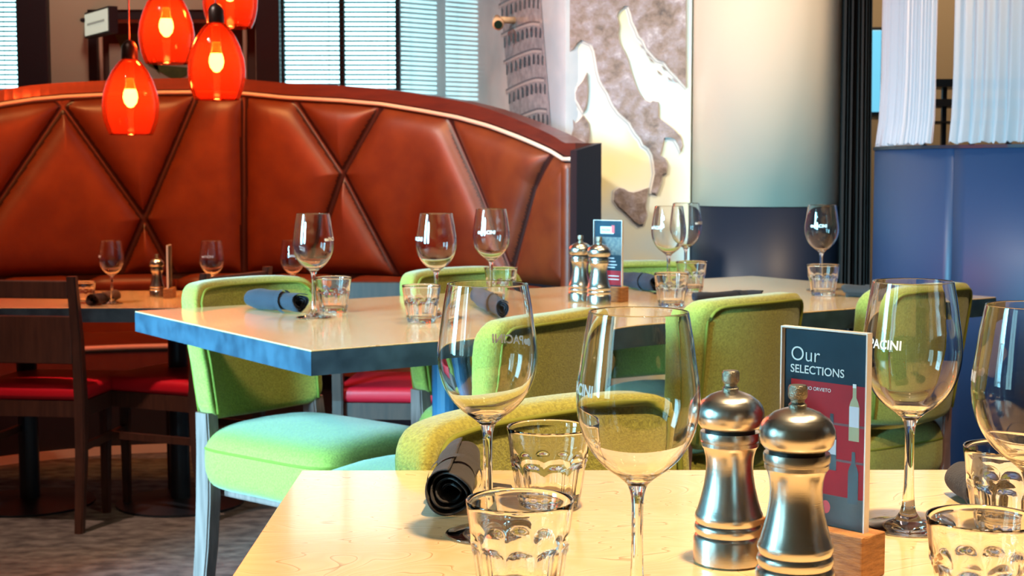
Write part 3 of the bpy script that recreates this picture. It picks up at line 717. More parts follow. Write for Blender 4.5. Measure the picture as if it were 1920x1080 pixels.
# ------------------------------------------------------------------ bar stools (green)
def bend_back(W, wing=.045, drop=.012, tilt=.07):
    def f(co):
        x, y, z = co; uu = x / (W / 2); zz = (z - .645) / .32
        y2 = y + wing * abs(uu) ** 2.4 - tilt * max(0, zz) ** 1.0 * .6
        z2 = z - drop * abs(uu) ** 4 * (1 if zz > .5 else 0) + (.010 * uu * uu * (1 - zz) if zz < .5 else 0)
        x2 = x * (1 - .10 * (1 - zz))
        return Vector((x2, y2, z2))
    return f
def make_stool(label, W=.39):
    t = thing('bar_stool', label, 'stool', group='green stools around the high tables')
    f = bend_back(W)
    b = box_bm(-W / 2, W / 2, -.245, -.185, .645, .965)
    ver = [e for e in b.edges if abs(e.verts[0].co.y - e.verts[1].co.y) > .01]
    bmesh.ops.bevel(b, geom=ver, offset=.040, segments=5, affect='EDGES', profile=.5)
    oth = [e for e in b.edges if abs(e.calc_face_angle(0)) > .9]
    bmesh.ops.bevel(b, geom=oth, offset=.017, segments=4, affect='EDGES', profile=.5)
    for k in range(1, 20):
        x = -W / 2 + W * k / 20; g = b.verts[:] + b.edges[:] + b.faces[:]; bmesh.ops.bisect_plane(b, geom=g, plane_co=(x, 0, 0), plane_no=(1, 0, 0))
    for k in range(1, 8):
        z = .645 + .32 * k / 8; g = b.verts[:] + b.edges[:] + b.faces[:]; bmesh.ops.bisect_plane(b, geom=g, plane_co=(0, 0, z), plane_no=(0, 0, 1))
    for v in b.verts: v.co = f(v.co)
    bk = obj('backrest', b, M['green'], t, smooth=True)
    for yy in (-.181, -.249):
        ps = []
        h = W / 2 - .021; z0, z1 = .66, .951; rc = .035
        for k in range(9): ps.append((-h, yy, z0 + (z1 - rc - z0) * k / 8))
        for k in range(1, 6): a = PI - k * PI / 10; ps.append((-h + rc + rc * math.cos(a), yy, z1 - rc + rc * math.sin(a)))
        for k in range(1, 16): ps.append((-h + rc + (2 * h - 2 * rc) * k / 16, yy, z1))
        for k in range(0, 6): a = PI / 2 - k * PI / 10; ps.append((h - rc + rc * math.cos(a), yy, z1 - rc + rc * math.sin(a)))
        for k in range(1, 9): ps.append((h, yy, z1 - rc - (z1 - rc - z0) * k / 8))
        obj('piping', tube([f(Vector(p)) for p in ps], .0035, 6), M['piping'], bk, smooth=True)
    # seat: plump cushion (superellipsoid)
    b = bmesh.new(); NA, NE = 56, 22; rows = []
    sg = lambda v, p: math.copysign(abs(v) ** p, v)
    for j in range(NE + 1):
        e_ = -PI / 2 + PI * j / NE; row = []
        for i in range(NA):
            a_ = 2 * PI * i / NA; ce = max(0, math.cos(e_)) ** .26
            x = (W / 2 + .004) * sg(math.cos(a_), .34) * ce; y = .018 + .222 * sg(math.sin(a_), .34) * ce
            z = .566 + (.064 if e_ > 0 else .075) * sg(math.sin(e_), .55)
            z += .012 * (1 - min(1, (x / W * 2) ** 2)) * (e_ > 0) * 1.3 - (.022 * max(0, (y - .1) / .14) if e_ < 0 else 0)
            row.append(b.verts.new((x, y, z)))
        rows.append(row)
    for A, B in zip(rows, rows[1:]):
        for i in range(NA): b.faces.new((A[i], A[(i + 1) % NA], B[(i + 1) % NA], B[i]))
    bmesh.ops.remove_doubles(b, verts=b.verts, dist=1e-5)
    st = obj('seat', b, M['green'], t, smooth=True)
    pp = [((W / 2 + .002) * sg(math.cos(q), .34), .018 + .220 * sg(math.sin(q), .34), .592) for q in np.linspace(0, 2 * PI, 72, endpoint=False)]
    obj('piping', tube(pp, .0032, 6, True), M['piping'], st, smooth=True)
    obj('seat_frame', box_bm(-W / 2 + .05, W / 2 - .05, -.17, .19, .475, .52, .006), M['stoolwood'], t)
    for s in (-1, 1):
        x = s * (W / 2 - .018)
        obj('leg', loft([(x * .94, -.180, .67), (x * .955, -.172, .58), (x * .97, -.172, .47), (x * .98, -.179, .36), (x * .99, -.193, .25), (x, -.215, .14), (x, -.238, .06), (x, -.258, 0)], [(.034, .044), (.036, .049), (.037, .050), (.036, .047), (.034, .043), (.032, .038), (.030, .034), (.028, .030)]), M['stoolwood'], t)
        obj('leg', loft([(x * .96, .19, .50), (x * .98, .195, .25), (x, .205, 0)], [(.040, .040), (.034, .034), (.026, .026)]), M['stoolwood'], t)
        obj('stretcher', box_bm(min(x - .009, x + .009), max(x - .009, x + .009), -.18, .19, .20, .225), M['stoolwood'], t)
    obj('footrest', box_bm(-W / 2 + .03, W / 2 - .03, .185, .21, .17, .20, .003), M['stoolwood'], t)
    return t
def place_stool(tl, tr, toward_cam, label, W, first=None, dz=0.965, yoff=0, rot=0):
    """tl, tr: pixel of the top corners of the backrest"""
    a, b = P(tl[0], tl[1], dz), P(tr[0], tr[1], dz); c = (a + b) / 2; d = (b - a).normalized()
    fwd = Vector((d.y, -d.x, 0)); 
    if not toward_cam: fwd = -fwd
    rz = math.atan2(-fwd.x, fwd.y) + rot
    fwd = Vector((-math.sin(rz), math.cos(rz), 0))
    loc = c + fwd * (.215 + .03 + yoff); loc.z = 0
    if first is None:
        t = make_stool(label, W); t.location = loc; t.rotation_euler = (0, 0, rz); return t
    o = dup(first, loc, rz, label); o.scale = (W / .385, 1, 1); return o
st1 = place_stool((320, 530), (574, 511), True, 'green stool at the left end of the middle table, seat lit cyan', .385)
place_stool((728, 509), (966, 495), True, 'green stool tucked behind the second and third wine glasses of the middle table', .385, st1)
place_stool((1072, 492), (1290, 486), True, 'green stool behind the small card stand of the middle table', .385, st1)
place_stool((915, 602), (1145, 568), False, 'green stool seen from behind, between the two nearest tall wine glasses', .365, st1)
place_stool((1316, 561), (1505, 544), False, 'green stool seen from behind, upright above the silver mill heads', .345, st1)
place_stool((1652, 538), (1818, 526), False, 'green stool at the right end of the middle table, seen through a wine glass', .345, st1)
place_stool((784, 783), (1278, 709), True, 'nearest green stool, pushed against the far side of the foreground table', .45, st1, yoff=-.05).scale = (1.15, 1, .987)

# ------------------------------------------------------------------ wooden chairs with red seats
def make_chair(label):
    t = thing('dining_chair', label, 'chair', group='dark wooden chairs with red seats')
    W, Dc = .42, .42
    b = box_bm(-W / 2 + .005, W / 2 - .005, -Dc / 2 + .01, Dc / 2 + .01, .44, .49, .018, 4)
    for k in range(1, 8):
        g = b.verts[:] + b.edges[:] + b.faces[:]; bmesh.ops.bisect_plane(b, geom=g, plane_co=(-W / 2 + W * k / 8, 0, 0), plane_no=(1, 0, 0))
        g = b.verts[:] + b.edges[:] + b.faces[:]; bmesh.ops.bisect_plane(b, geom=g, plane_co=(0, -Dc / 2 + Dc * k / 8, 0), plane_no=(0, 1, 0))
    for v in b.verts:
        if v.co.z > .47: v.co.z += .015 * (1 - min(1, (v.co.x / W * 2) ** 2)) * (1 - min(1, (v.co.y / Dc * 2) ** 2))
    obj('seat', b, M['redvinyl'], t, smooth=True)
    for y in (-.185, .175): obj('apron', box_bm(-W / 2 + .03, W / 2 - .03, y - .01, y + .01, .385, .44), M['chairwood'], t)
    for s in (-1, 1):
        x = s * (W / 2 - .02)
        obj('apron', box_bm(x - .01, x + .01, -.18, .18, .385, .44), M['chairwood'], t)
        obj('leg', loft([(x, -.235, 0), (x, -.205, .25), (x, -.20, .45), (x, -.215, .65), (x, -.25, .865)], [(.028, .032), (.034, .038), (.036, .04), (.034, .036), (.032, .028)]), M['chairwood'], t)
        obj('leg', loft([(x, .185, .44), (x, .19, 0)], [(.036, .036), (.026, .026)]), M['chairwood'], t)
        obj('stretcher', box_bm(x - .008, x + .008, -.20, .18, .27, .295), M['chairwood'], t)
        obj('foot_glide', lathe([(.0001, 0), (.010, 0), (.010, .006), (.0001, .006)], 10), M['steeldark'], t, (x, .20, 0))
    obj('top_rail', box_bm(-W / 2 + .035, W / 2 - .035, -.255, -.23, .79, .85, .004), M['chairwood'], t)
    obj('back_panel', box_bm(-W / 2 + .035, W / 2 - .035, -.232, -.215, .57, .73, .003), M['chairwood'], t)
    return t
def place_chair(px, d, rz, corner, label, first=None):
    x, y = XD(px, d); c, s = math.cos(rz), math.sin(rz); lx, ly = corner
    loc = (x - (lx * c - ly * s), y - (lx * s + ly * c), 0)
    if first is None:
        t = make_chair(label); t.location = loc; t.rotation_euler = (0, 0, rz); return t
    return dup(first, loc, rz, label)
ch = place_chair(141, 4.93, R(-7), (.19, -.225), 'dark wooden chair with red seat at the left edge, back turned to the viewer')
place_chair(374, 5.05, R(66), (-.19, -.225), 'dark wooden chair with red seat, sideways behind the leftmost green stool', ch)
place_chair(632, 4.92, R(-4), (-.19, -.205), 'dark wooden chair with red seat, glimpsed below the middle table', ch)

# ------------------------------------------------------------------ wine glasses
def glass_meshes():
    out = [(.0004, .0), (.020, .0004), (.034, .0006), (.0365, .0012), (.0368, .0022), (.034, .0032), (.022, .0050), (.012, .0085), (.0070, .015), (.0050, .028), (.0042, .050), (.0040, .075), (.0046, .090), (.0072, .098)]
    bowl_o = [(.0072, .098), (.0135, .1035), (.0225, .1100), (.0310, .1190), (.0375, .1300), (.0414, .1420), (.0430, .1530), (.0430, .1620), (.0420, .1730), (.0402, .1850), (.0383, .1990), (.0362, .2110), (.0349, .2178), (.0346, .2190)]
    def sm(pts, n=3):
        # Catmull-Rom refinement
        r = []
        for i in range(len(pts) - 1):
            p0 = pts[max(i - 1, 0)]; p1 = pts[i]; p2 = pts[i + 1]; p3 = pts[min(i + 2, len(pts) - 1)]
            for k in range(n):
                t = k / n; r.append(tuple(.5 * ((2 * p1[q]) + (-p0[q] + p2[q]) * t + (2 * p0[q] - 5 * p1[q] + 4 * p2[q] - p3[q]) * t * t + (-p0[q] + 3 * p1[q] - 3 * p2[q] + p3[q]) * t ** 3) for q in (0, 1)))
        r.append(pts[-1]); return r
    bo_ = sm(bowl_o)
    inner = []
    for r, z in bo_[::-1]:
        if z < .106: continue
        th = .0009 + .0022 * max(0, (.125 - z) / .02) ** 2 * .6
        inner.append((max(r - th * 1.05, .0003), z + (.0006 if z < .15 else 0)))
    inner = [p for p in inner]
    # close inner bottom
    last = inner[-1]; inner += [(last[0] * .72, last[1] - .0028), (last[0] * .4, last[1] - .0042), (.0003, last[1] - .0047)]
    rim = [(.0343, .2194), (.0339, .2190)]
    foot = sm(out[:8], 2); stem = sm(out[7:], 2)
    mk = lambda p: lathe(p, 64)
    res = []
    for nm_, pr_ in (('foot', foot), ('stem', stem), ('bowl', bo_ + rim + inner[1:])):
        b = lathe(pr_, 64); me = bpy.data.meshes.new(nm_)
        # outward orientation
        ref = max(b.faces, key=lambda f: f.calc_center_median().xy.length + (0 if nm_ != 'bowl' else 0))
        if ref.normal.xy.dot(ref.calc_center_median().xy) < 0: bmesh.ops.reverse_faces(b, faces=b.faces)
        b.to_mesh(me); b.free(); me.materials.append(M['glass']); me.polygons.foreach_set('use_smooth', [True] * len(me.polygons)); res.append((nm_, me))
    # print: logo of two discs and the word, wrapped round the bowl
    b = text_mesh('PACINI', .0105, .0003)
    xs = [v.co.x for v in b.verts]; w_ = max(xs) - min(xs); s_ = .032 / w_; mnx = min(xs)
    for v in b.verts: v.co = Vector(((v.co.x - mnx) * s_ - .0145, v.co.y * 1.05, 0))
    for cx_, r_ in ((-.0225, .0034), (-.0180, .0028)):
        bmesh.ops.create_circle(b, cap_ends=True, segments=14, radius=r_, matrix=Matrix.Translation((cx_, -.0006, 0)))
    bmesh.ops.triangulate(b, faces=b.faces); bmesh.ops.subdivide_edges(b, edges=[e for e in b.edges if e.calc_length() > .003], cuts=1)
    po = sorted(bowl_o, key=lambda p: p[1]); zs = [p[1] for p in po]; rs = [p[0] for p in po]
    for v in b.verts:
        z = .1665 + v.co.y; r = float(np.interp(z, zs, rs)) + .0004; a = v.co.x / r - PI / 2; v.co = Vector((r * math.cos(a), r * math.sin(a), z))
    me = bpy.data.meshes.new('logo'); b.to_mesh(me); b.free(); me.materials.append(M['etch']); res.append(('logo_print', me))
    return res
GM = glass_meshes(); wg0 = None
def wine(px, d, z, rot, label, group='clear stemmed wine glasses'):
    global wg0
    x, y = XD(px, d)
    if wg0 is None:
        wg0 = thing('wine_glass', label, 'wine glass', (x, y, z), R(rot), group)
        bw = None
        for nm_, me in GM:
            o = obj(nm_, me, None, wg0)
            if nm_ == 'bowl': bw = o
            if nm_ == 'logo_print': o.parent = bw
        return wg0
    return dup(wg0, (x, y, z), R(rot), label)
wine(914, 1.273, HT, 152, 'tall wine glass left of the foreground, white lettering seen reversed')
wine(1198, 1.027, HT, -74, 'largest wine glass, in front at centre, left of the silver mills')
wine(1712, 1.298, HT, -50, 'wine glass right of the red and navy menu card')
wine(1942, 1.075, HT, -110, 'wine glass cut by the right edge of the picture')
wine(588, 3.12, HT, 75, 'leftmost wine glass on the middle table, beside the navy napkin')
wine(818, 3.13, HT, -62, 'second wine glass from the left on the middle table')
wine(921, 3.46, HT, -10, 'third wine glass from the left on the middle table, white lettering in front')
wine(1253, 3.70, HT, -50, 'left glass of the overlapping pair in front of the map')
wine(1285, 4.00, HT, 62, 'right glass of the overlapping pair in front of the map')
wine(1539, 3.82, HT, -18, 'wine glass standing before the black column base, right on the middle table')
wine(210, 5.16, LT, -62, 'left wine glass on the booth table above the brown napkin')
wine(398, 5.16, LT, -5, 'wine glass on the booth table right of the small mill')
wine(549, 5.2, LT, 20, 'booth table wine glass half hidden by the leftmost big wine glass')
# tumblers
def tumbler_mesh():
    Ht, Rt, Rb, n = .077, .0397, .0285, 80; NF = 10
    def ro(z): return Rb + (Rt - Rb) * (z / Ht) ** .85
    def mod_f(r, z, a):
        if r < ro(z) - .0012 or z < .002: return r
        k = (a / (2 * PI) * NF) % 1.0; uu = 2 * k - 1; za = Ht * (.60 - .12 * abs(uu) ** 2.5)
        if z > za: return r + (.0009 * max(0, 1 - (z - za) / .008))
        fl = min(1, (za - z) / .004); chord = math.cos(PI / NF) / math.cos(uu * PI / NF)
        return r * (1 - fl * (1 - chord) * 1.0) - .0009 * fl * (1 - uu * uu)
    prof = [(.0003, .0015), (.022, .0012), (Rb - .003, 0), (Rb, .0015)] + [(ro(z), z) for z in np.linspace(.004, Ht - .001, 30)] + [(Rt - .0004, Ht), (Rt - .0016, Ht - .0003)]
    inn = [(ro(z) - .0022 - .0016 * (1 - z / Ht), z) for z in np.linspace(Ht - .002, .014, 18)]
    prof += inn + [(inn[-1][0] * .85, .0105), (inn[-1][0] * .5, .0095), (.0003, .0092)]
    b = lathe(prof, n, mod=mod_f)
    ref = max(b.faces, key=lambda f: f.calc_center_median().xy.length)
    if ref.normal.xy.dot(ref.calc_center_median().xy) < 0: bmesh.ops.reverse_faces(b, faces=b.faces)
    return b
tm0 = None
def tumbler(px, d, z, label, rot=0):
    global tm0
    x, y = XD(px, d)
    if tm0 is None:
        tm0 = obj('tumbler', tumbler_mesh(), M['glass'], None, (x, y, z), smooth=True); tm0['category'] = 'tumbler'; tm0['group'] = 'fluted clear tumblers'; tm0['label'] = label; return tm0
    o = tm0.copy(); COL.objects.link(o); o.location = (x, y, z); o.rotation_euler = (0, 0, R(rot)); o['label'] = label; return o
tumbler(975, 1.073, HT, 'nearest fluted tumbler, bottom centre left, cut by the lower edge')
tumbler(1030, 1.378, HT, 'fluted tumbler behind the nearest one, beside the black napkin', 9)
tumbler(1857, 1.018, HT, 'fluted tumbler in the lower right corner', 5)
tumbler(1903, 1.277, HT, 'fluted tumbler at the right edge, behind the corner one', 14)
tumbler(625, 3.25, HT, 'tumbler beside the leftmost wine glass on the middle table', 3)
tumbler(790, 3.03, HT, 'tumbler at the front edge of the middle table, left of centre', 12)
tumbler(939, 3.55, HT, 'tumbler right behind the third wine glass of the middle table', 7)
tumbler(1259, 3.37, HT, 'front tumbler below the overlapping pair of wine glasses', 2)
tumbler(1296, 3.78, HT, 'rear tumbler below the overlapping pair of wine glasses', 15)
tumbler(1543, 3.66, HT, 'tumbler below the wine glass before the black column base', 11)
tumbler(158, 5.17, LT, 'tumbler on the booth table beside the brown napkin', 4)

# ------------------------------------------------------------------ pepper mills
def mill_parts():
    body = [(.0001, .0), (.0268, .0), (.0285, .002), (.0285, .0205), (.0272, .0228), (.0262, .0240), (.0272, .0262), (.0280, .0290), (.0272, .0318), (.0260, .0330), (.0268, .0350), (.0277, .0378), (.0270, .0408), (.0258, .0430), (.0235, .0510), (.0208, .0620), (.0192, .0720), (.0188, .0800), (.0194, .0870), (.0208, .0925), (.0226, .0955), (.0232, .0960), (.0232, .0990), (.0224, .0998), (.0224, .1004), (.0240, .1010), (.0242, .1055), (.0236, .1072), (.0001, .1072)]
    gap = [(.0001, .1070), (.0200, .1070), (.0200, .1095), (.0001, .1095)]
    head = [(.0001, .1093), (.0205, .1093), (.0235, .1105), (.0260, .1140), (.0272, .1190), (.0271, .1240), (.0252, .1290), (.0228, .1320), (.0222, .1318), (.0218, .1325), (.0165, .1365), (.0100, .1390), (.0066, .1400), (.0001, .1402)]
    knob = [(.0001, .1398), (.0064, .1400), (.0066, .1420), (.0050, .1438), (.0050, .1455), (.0063, .1468), (.0068, .1485), (.0068, .1545), (.0060, .1562), (.0001, .1566)]
    return body, gap, head, knob
ml0 = None
def mill(px, d, z, label, sc=1.0, rot=0):
    global ml0
    x, y = XD(px, d)
    if ml0 is None:
        b_, g_, h_, k_ = mill_parts()
        ml0 = thing('pepper_mill', label, 'mill', (x, y, z), 0, 'brushed steel mills'); ml0.scale = (sc,) * 3
        obj('body', lathe(b_, 64), M['steel'], ml0); obj('collar', lathe(g_, 40), M['blackgap'], ml0); obj('head', lathe(h_, 64), M['steel'], ml0)
        kb = lathe(k_, 48, mod=lambda r, z_, a: r * (1 + (.03 if (z_ > .147 and z_ < .156 and int(a * 48 / 2 / PI + .5) % 2) else 0)))
        obj('knob', kb, M['steeldark'], ml0)
        for o in ml0.children:
            me = o.data; me.polygons.foreach_set('use_smooth', [True] * len(me.polygons))
            try: me.set_sharp_from_angle(angle=R(40))
            except Exception: pass
        return ml0
    return dup(ml0, (x, y, z), R(rot), label, sc)
mill(1372, 1.185, HT, 'brushed steel mill, left one of the foreground pair')
mill(1499, 1.085, HT, 'brushed steel mill, right and nearer one of the foreground pair', 1.02)
mill(1088, 3.50, HT, 'left mill of the small pair on the middle table')
mill(1123, 3.43, HT, 'right mill of the small pair on the middle table', 1.0)
mill(295, 5.45, LT, 'steel mill standing on the booth table', 1.0)

# ------------------------------------------------------------------ card stands
def flat(name, x0, x1, z0, z1, m, parent, y): return obj(name, poly([(x0, y, z0), (x1, y, z0), (x1, y, z1), (x0, y, z1)]), m, parent)
def stand(name_label, x, y, z, rz, kind):
    t = thing('card_stand', name_label, 'card stand', (x, y, z), rz, 'acrylic card stands on wooden blocks')
    W, H0, H1 = .079, .026, .190
    b = box_bm(-.048, .048, -.0165, .0165, 0, .035, .0015, 2); obj('wood_block', b, M['block'], t)
    sh = obj('acrylic_sheet', box_bm(-W / 2, W / 2, -.0032, -.0012, H0, H1, .0004, 1), M['acrylic'], t)
    obj('acrylic_sheet', box_bm(-W / 2, W / 2, .0012, .0032, H0, H1, .0004, 1), M['acrylic'], t)
    rimb = bmesh.new(); e = .0012
    box_bm(-W / 2 - e, -W / 2, -.0034, .0034, H0, H1, bm=rimb); box_bm(W / 2, W / 2 + e, -.0034, .0034, H0, H1, bm=rimb); box_bm(-W / 2 - e, W / 2 + e, -.0034, .0034, H1, H1 + e, bm=rimb)
    obj('acrylic_edge', rimb, M['acrylicedge'], t)
    cd = obj('printed_card', box_bm(-W / 2 + .001, W / 2 - .001, -.0005, .0005, H0, H1 - .001), M['navycard'], t)
    def UX(u): return -W / 2 + W * u
    def VZ(v): return H1 - (H1 - .035) * v
    yy = -.0008
    def txt(s, u, v, size, m, bold=0.0, al='LEFT', name='lettering'):
        b = text_mesh(s, size, bold, al)
        for vv in b.verts: vv.co = Vector((UX(u) + vv.co.x, yy - .0003, VZ(v) + vv.co.y))
        obj(name, b, m, cd)
    if kind == 'menu':
        flat('red_panel', UX(.10), UX(.99), VZ(.84), VZ(.265), M['redcard'], cd, yy)
        flat('brown_panel', UX(.02), UX(.99), VZ(1.0), VZ(.84), M['browncard'], cd, yy)
        for v in (.47, .655): flat('shelf_print', UX(.10), UX(.99), VZ(v + .006), VZ(v - .006), M['redline'], cd, yy - .0001)
        txt('Our', .09, .135, .0165, M['white'], -.0001); txt('SELECTIONS', .09, .212, .0092, M['white'], .0001)
        txt('RUFFINO ORVIETO', .15, .305, .0040, M['white'])
        def bottle(u, v0, v1, m, lab=None, wv=.060):
            h = VZ(v0) - VZ(v1); zb = VZ(v1); c = UX(u); hw = W * wv
            pr_ = [(-hw, 0), (hw, 0), (hw, .60 * h), (hw * .75, .70 * h), (hw * .36, .78 * h), (hw * .34, h), (-hw * .34, h), (-hw * .36, .78 * h), (-hw * .75, .70 * h), (-hw, .60 * h)]
            obj('bottle_print', poly([(c + a, yy - .0002, zb + b_) for a, b_ in pr_]), m, cd)
            if lab: flat('bottle_label', c - hw * .92, c + hw * .92, zb + h * lab[0], zb + h * lab[1], M['labelprint'], cd, yy - .0003)
        bottle(.86, .262, .545, M['palebottle'], (.25, .62)); bottle(.60, .42, .71, M['winebottle'], (.28, .55)); bottle(.86, .60, .865, M['winebottle'], None)
        flat('bottle_cap', UX(.86) - .0016, UX(.86) + .0016, VZ(.275), VZ(.255), M['white'], cd, yy - .0004)
        b = bmesh.new(); bmesh.ops.create_circle(b, cap_ends=True, segments=24, radius=.0042, matrix=Matrix.Translation((UX(.545), yy - .0002, VZ(.905))) @ Matrix.Rotation(PI / 2, 4, 'X') @ Matrix.Diagonal((1, 1.25, 1, 1)))
        obj('logo_print', b, M['redlogo'], cd)
        txt('li', .44, .905, .008, M['white'], .0002)
    else:
        flat('logo_plate', UX(.22), UX(.70), VZ(.20), VZ(.09), M['white'], cd, yy); flat('logo_plate', UX(.62), UX(.73), VZ(.19), VZ(.07), M['redlogo'], cd, yy - .0001)
        txt('PACINI', .27, .145, .0075, M['navycard'], .0001)
        flat('photo_print', UX(.04), UX(.97), VZ(.52), VZ(.25), mat('dim_photo_print', (.05, .055, .07), .4, noise=(120, (.17, .13, .12))), cd, yy)
        for k, (v, ww) in enumerate(((.57, .35), (.62, .45), (.67, .55), (.71, .4))): flat('text_line', UX(.5 - ww / 2 + .05), UX(.5 + ww / 2 + .05), VZ(v + .008), VZ(v - .008), M['labelprint'], cd, yy)
        flat('red_panel', UX(.45), UX(.98), VZ(.98), VZ(.76), M['redcard'], cd, yy)
        for v in (.84, .89): flat('text_line', UX(.52), UX(.9), VZ(v + .006), VZ(v - .006), M['white'], cd, yy - .0002)
    return t
stand('wooden block holding the navy and red menu card beside the foreground mills', .2475, 1.170, HT, -R(46.5), 'menu')
x, y = XD(1140, 3.52); stand('small wooden block holding a narrow promotional card behind the middle table mills', x, y, HT, -R(38), 'promo')
x, y = XD(318, 5.42); stand('card stand seen edge on beside the booth table mill', x, y, LT, -R(86), 'promo')

# ------------------------------------------------------------------ rolled napkins
def napkin(pa, pb, z, label, rad=.024, m=M['napkin'], seed=0, turns=3.2, squash=.92):
    """rolled cloth from ground point pa (open end, toward viewer) to pb"""
    rnd = random.Random(seed); a, b = Vector((pa[0], pa[1], 0)), Vector((pb[0], pb[1], 0)); Ln = (b - a).length; rz = math.atan2((b - a).y, (b - a).x)
    NT, NL, th = 190, 24, .0014
    bm = bmesh.new(); rows = []
    for j in range(NL + 1):
        tl = j / NL; xx = tl * Ln; ring_o, ring_i = [], []
        puff = 1 + .07 * math.sin(tl * 7 + seed) + .035 * math.sin(tl * 17 + seed * 2) - .12 * max(0, tl - .8) / .2
        for k in range(NT + 1):
            t = k / NT; ang = t * turns * 2 * PI + .3 * seed; rr = (.30 + .70 * t ** .9) * rad
            wob = 1 + .06 * math.sin(1.9 * ang + tl * 4 + seed) * (1 - t * .6) + .02 * math.sin(3.3 * ang + tl * 9)
            x_ = xx + .010 * (1 - t) * (1 if j == 0 else 0) + (.006 * math.sin(ang * 2) if j == 0 else 0)
            r1 = rr * wob * puff * (1.0)
            for lst, dr in ((ring_o, 0), (ring_i, -th)):
                r2 = r1 + dr; lst.append((x_, r2 * math.cos(ang), rad * squash + r2 * squash * math.sin(ang)))
        rows.append([bm.verts.new(p) for p in ring_o + ring_i[::-1]])
    n = len(rows[0])
    for A, B in zip(rows, rows[1:]):
        for k in range(n): bm.faces.new((A[k], A[(k + 1) % n], B[(k + 1) % n], B[k]))
    for row in (rows[0], rows[-1]):
        for k in range(NT): bm.faces.new((row[k], row[k + 1], row[n - 2 - k], row[n - 1 - k]))
    bmesh.ops.recalc_face_normals(bm, faces=bm.faces)
    mz = min(v.co.z for v in bm.verts)
    for v in bm.verts: v.co.z -= mz
    t = thing('rolled_napkin', label, 'napkin', (a.x, a.y, z), rz, 'rolled cloth napkins')
    obj('roll', bm, m, t, smooth=True)
    # the band of folded cloth that wraps the roll once more
    bb = bmesh.new(); NB = 40; prev = None; x0, x1 = Ln * .22, Ln * .30
    for k in range(NB + 1):
        a_ = -PI * .4 + 1.55 * PI * k / NB; ro = rad * 1.13; sh = .18 * Ln * k / NB
        cur_ = [bb.verts.new((q + sh, ro * math.cos(a_), rad * squash - mz + ro * squash * math.sin(a_))) for q in (x0, x1)]
        if prev: bb.faces.new((prev[0], prev[1], cur_[1], cur_[0]))
        prev = cur_
    obj('fold', bb, m, t, smooth=True)
    return t
def gp(px, py, z=HT): v = P(px, py, z); return (v.x, v.y)
napkin(gp(843, 968), gp(868, 893), HT, 'black rolled napkin at the left of the foreground table, open end forward', .0225, seed=1)
napkin(gp(1868, 968), gp(1800, 925), HT, 'black rolled napkin at the right edge, behind the tumblers', .018, seed=2)
napkin(gp(566, 588), gp(470, 578), HT, 'blue lit rolled napkin at the left end of the middle table', .0245, M['napkinblue'], seed=3)
napkin(gp(955, 598), gp(880, 570), HT, 'rolled napkin seen through the left foreground wine glass', .0235, M['napkinblue'], seed=4)
napkin(gp(1232, 548), gp(1160, 536), HT, 'rolled napkin right behind the narrow card stand of the middle table', .0235, M['napkinblue'], seed=5)
napkin(gp(1430, 562), gp(1300, 566), HT, 'rolled napkin lying behind the stool above the silver mills', .013, M['napkinblue'], seed=6)
napkin(gp(1585, 556), gp(1700, 562), HT, 'black rolled napkin at the right end of the middle table', .0165, seed=7)
napkin(gp(172, 574, LT), gp(216, 564, LT), LT, 'dark brown rolled napkin on the booth table', .024, mat('brown_napkin_cloth', (.05, .02, .014), .9), seed=8)
# small flat dark flap to the right of the left napkin
v1 = P(905, 922, HT)
nk = obj('dark_flap', poly([(0, 0, .002), (.012, -.004, .006), (.03, .002, .003), (.028, .014, .004), (.008, .012, .007)]), M['napkin'], None, (v1.x, v1.y, HT))
nk['label'] = 'flat dark flap lying between black napkin and tumbler'; nk['category'] = 'napkin'

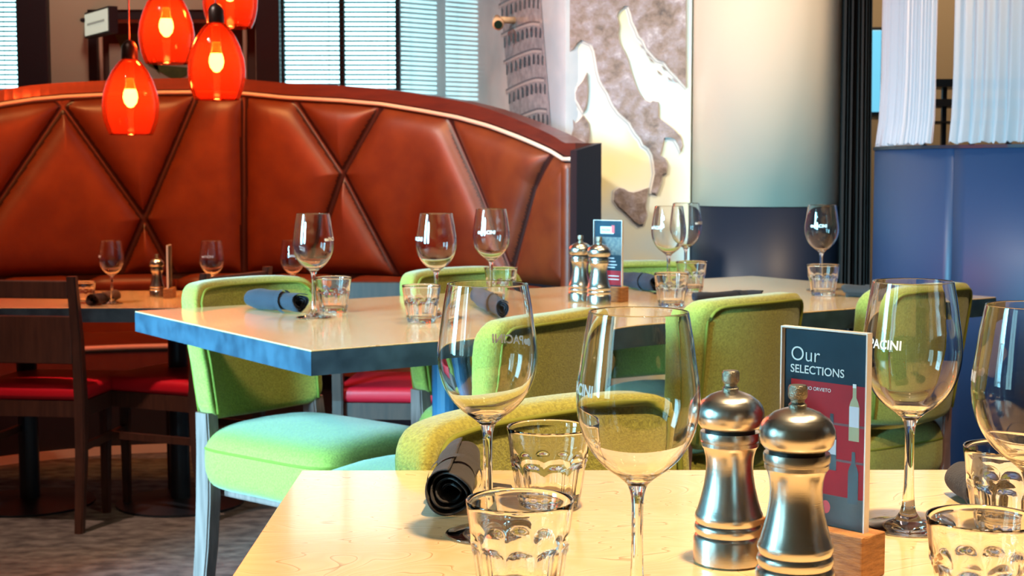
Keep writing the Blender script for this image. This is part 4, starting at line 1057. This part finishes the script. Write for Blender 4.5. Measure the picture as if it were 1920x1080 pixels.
# ------------------------------------------------------------------ red pendant lamps
def pendant_mesh():
    Hs = .275; pr_ = [(.0260, Hs), (.036, Hs - .008), (.052, Hs - .026), (.068, Hs - .050), (.084, Hs - .085), (.0965, Hs - .125), (.1022, Hs - .165), (.1005, Hs - .200), (.0945, Hs - .232), (.0850, Hs - .258), (.0775, .002), (.0760, 0)]
    pi_ = [(r - .003, z) for r, z in pr_[::-1]]
    return lathe(pr_ + pi_[1:], 64)
pd0 = None
def pendant(px, ybot, d, label):
    global pd0
    v = Q(px, ybot, d); loc = (v.x, v.y, v.z); zc = ZC - v.z
    if pd0 is None:
        t = thing('pendant_lamp', label, 'pendant lamp', loc, 0, 'red glass pendant lamps over the booth table'); pd0 = t
        obj('glass_shade', pendant_mesh(), M['shade'], t, smooth=True)
        obj('socket', lathe([(.0001, .262), (.027, .262), (.030, .275), (.028, .318), (.018, .335), (.006, .342), (.0001, .342)], 24), M['socket'], t, smooth=True)
        sk = obj('lamp_holder', lathe([(.0001, .205), (.015, .205), (.016, .262), (.0001, .262)], 20), M['steeldark'], t)
        obj('bulb', lathe([(.0001, .098), (.010, .101), (.022, .116), (.0265, .135), (.0245, .152), (.020, .165), (.0001, .166)], 28), M['bulb'], t, smooth=True)
        obj('bulb_neck', lathe([(.020, .166), (.015, .182), (.0125, .205)], 28), M['amber'], t, smooth=True)
    else:
        t = pd0.copy(); COL.objects.link(t); t.location = loc; t['label'] = label
        for c in pd0.children:
            if c.name.startswith(('cord', 'ceiling_rose')): continue
            k = c.copy(); COL.objects.link(k); k.parent = t
    obj('cord', tube([(0, 0, .34), (0, 0, zc - .02)], .0028, 8), M['cord'], t)
    obj('ceiling_rose', lathe([(.0001, zc - .025), (.05, zc - .025), (.06, zc), (.0001, zc)], 24), M['socket'], t)
    point('bulb_light', (v.x, v.y, v.z + .135), 15, (1.0, .42, .12), .022)
pendant(246, 253, 5.45, 'lowest red glass pendant lamp, left, hanging over the booth table')
pendant(313, 120, 5.55, 'red glass pendant lamp, upper left of the cluster')
pendant(407, 188, 5.35, 'red glass pendant lamp, right middle of the cluster')
pendant(432, 53, 5.62, 'red glass pendant lamp cut by the top edge, behind the right middle one')
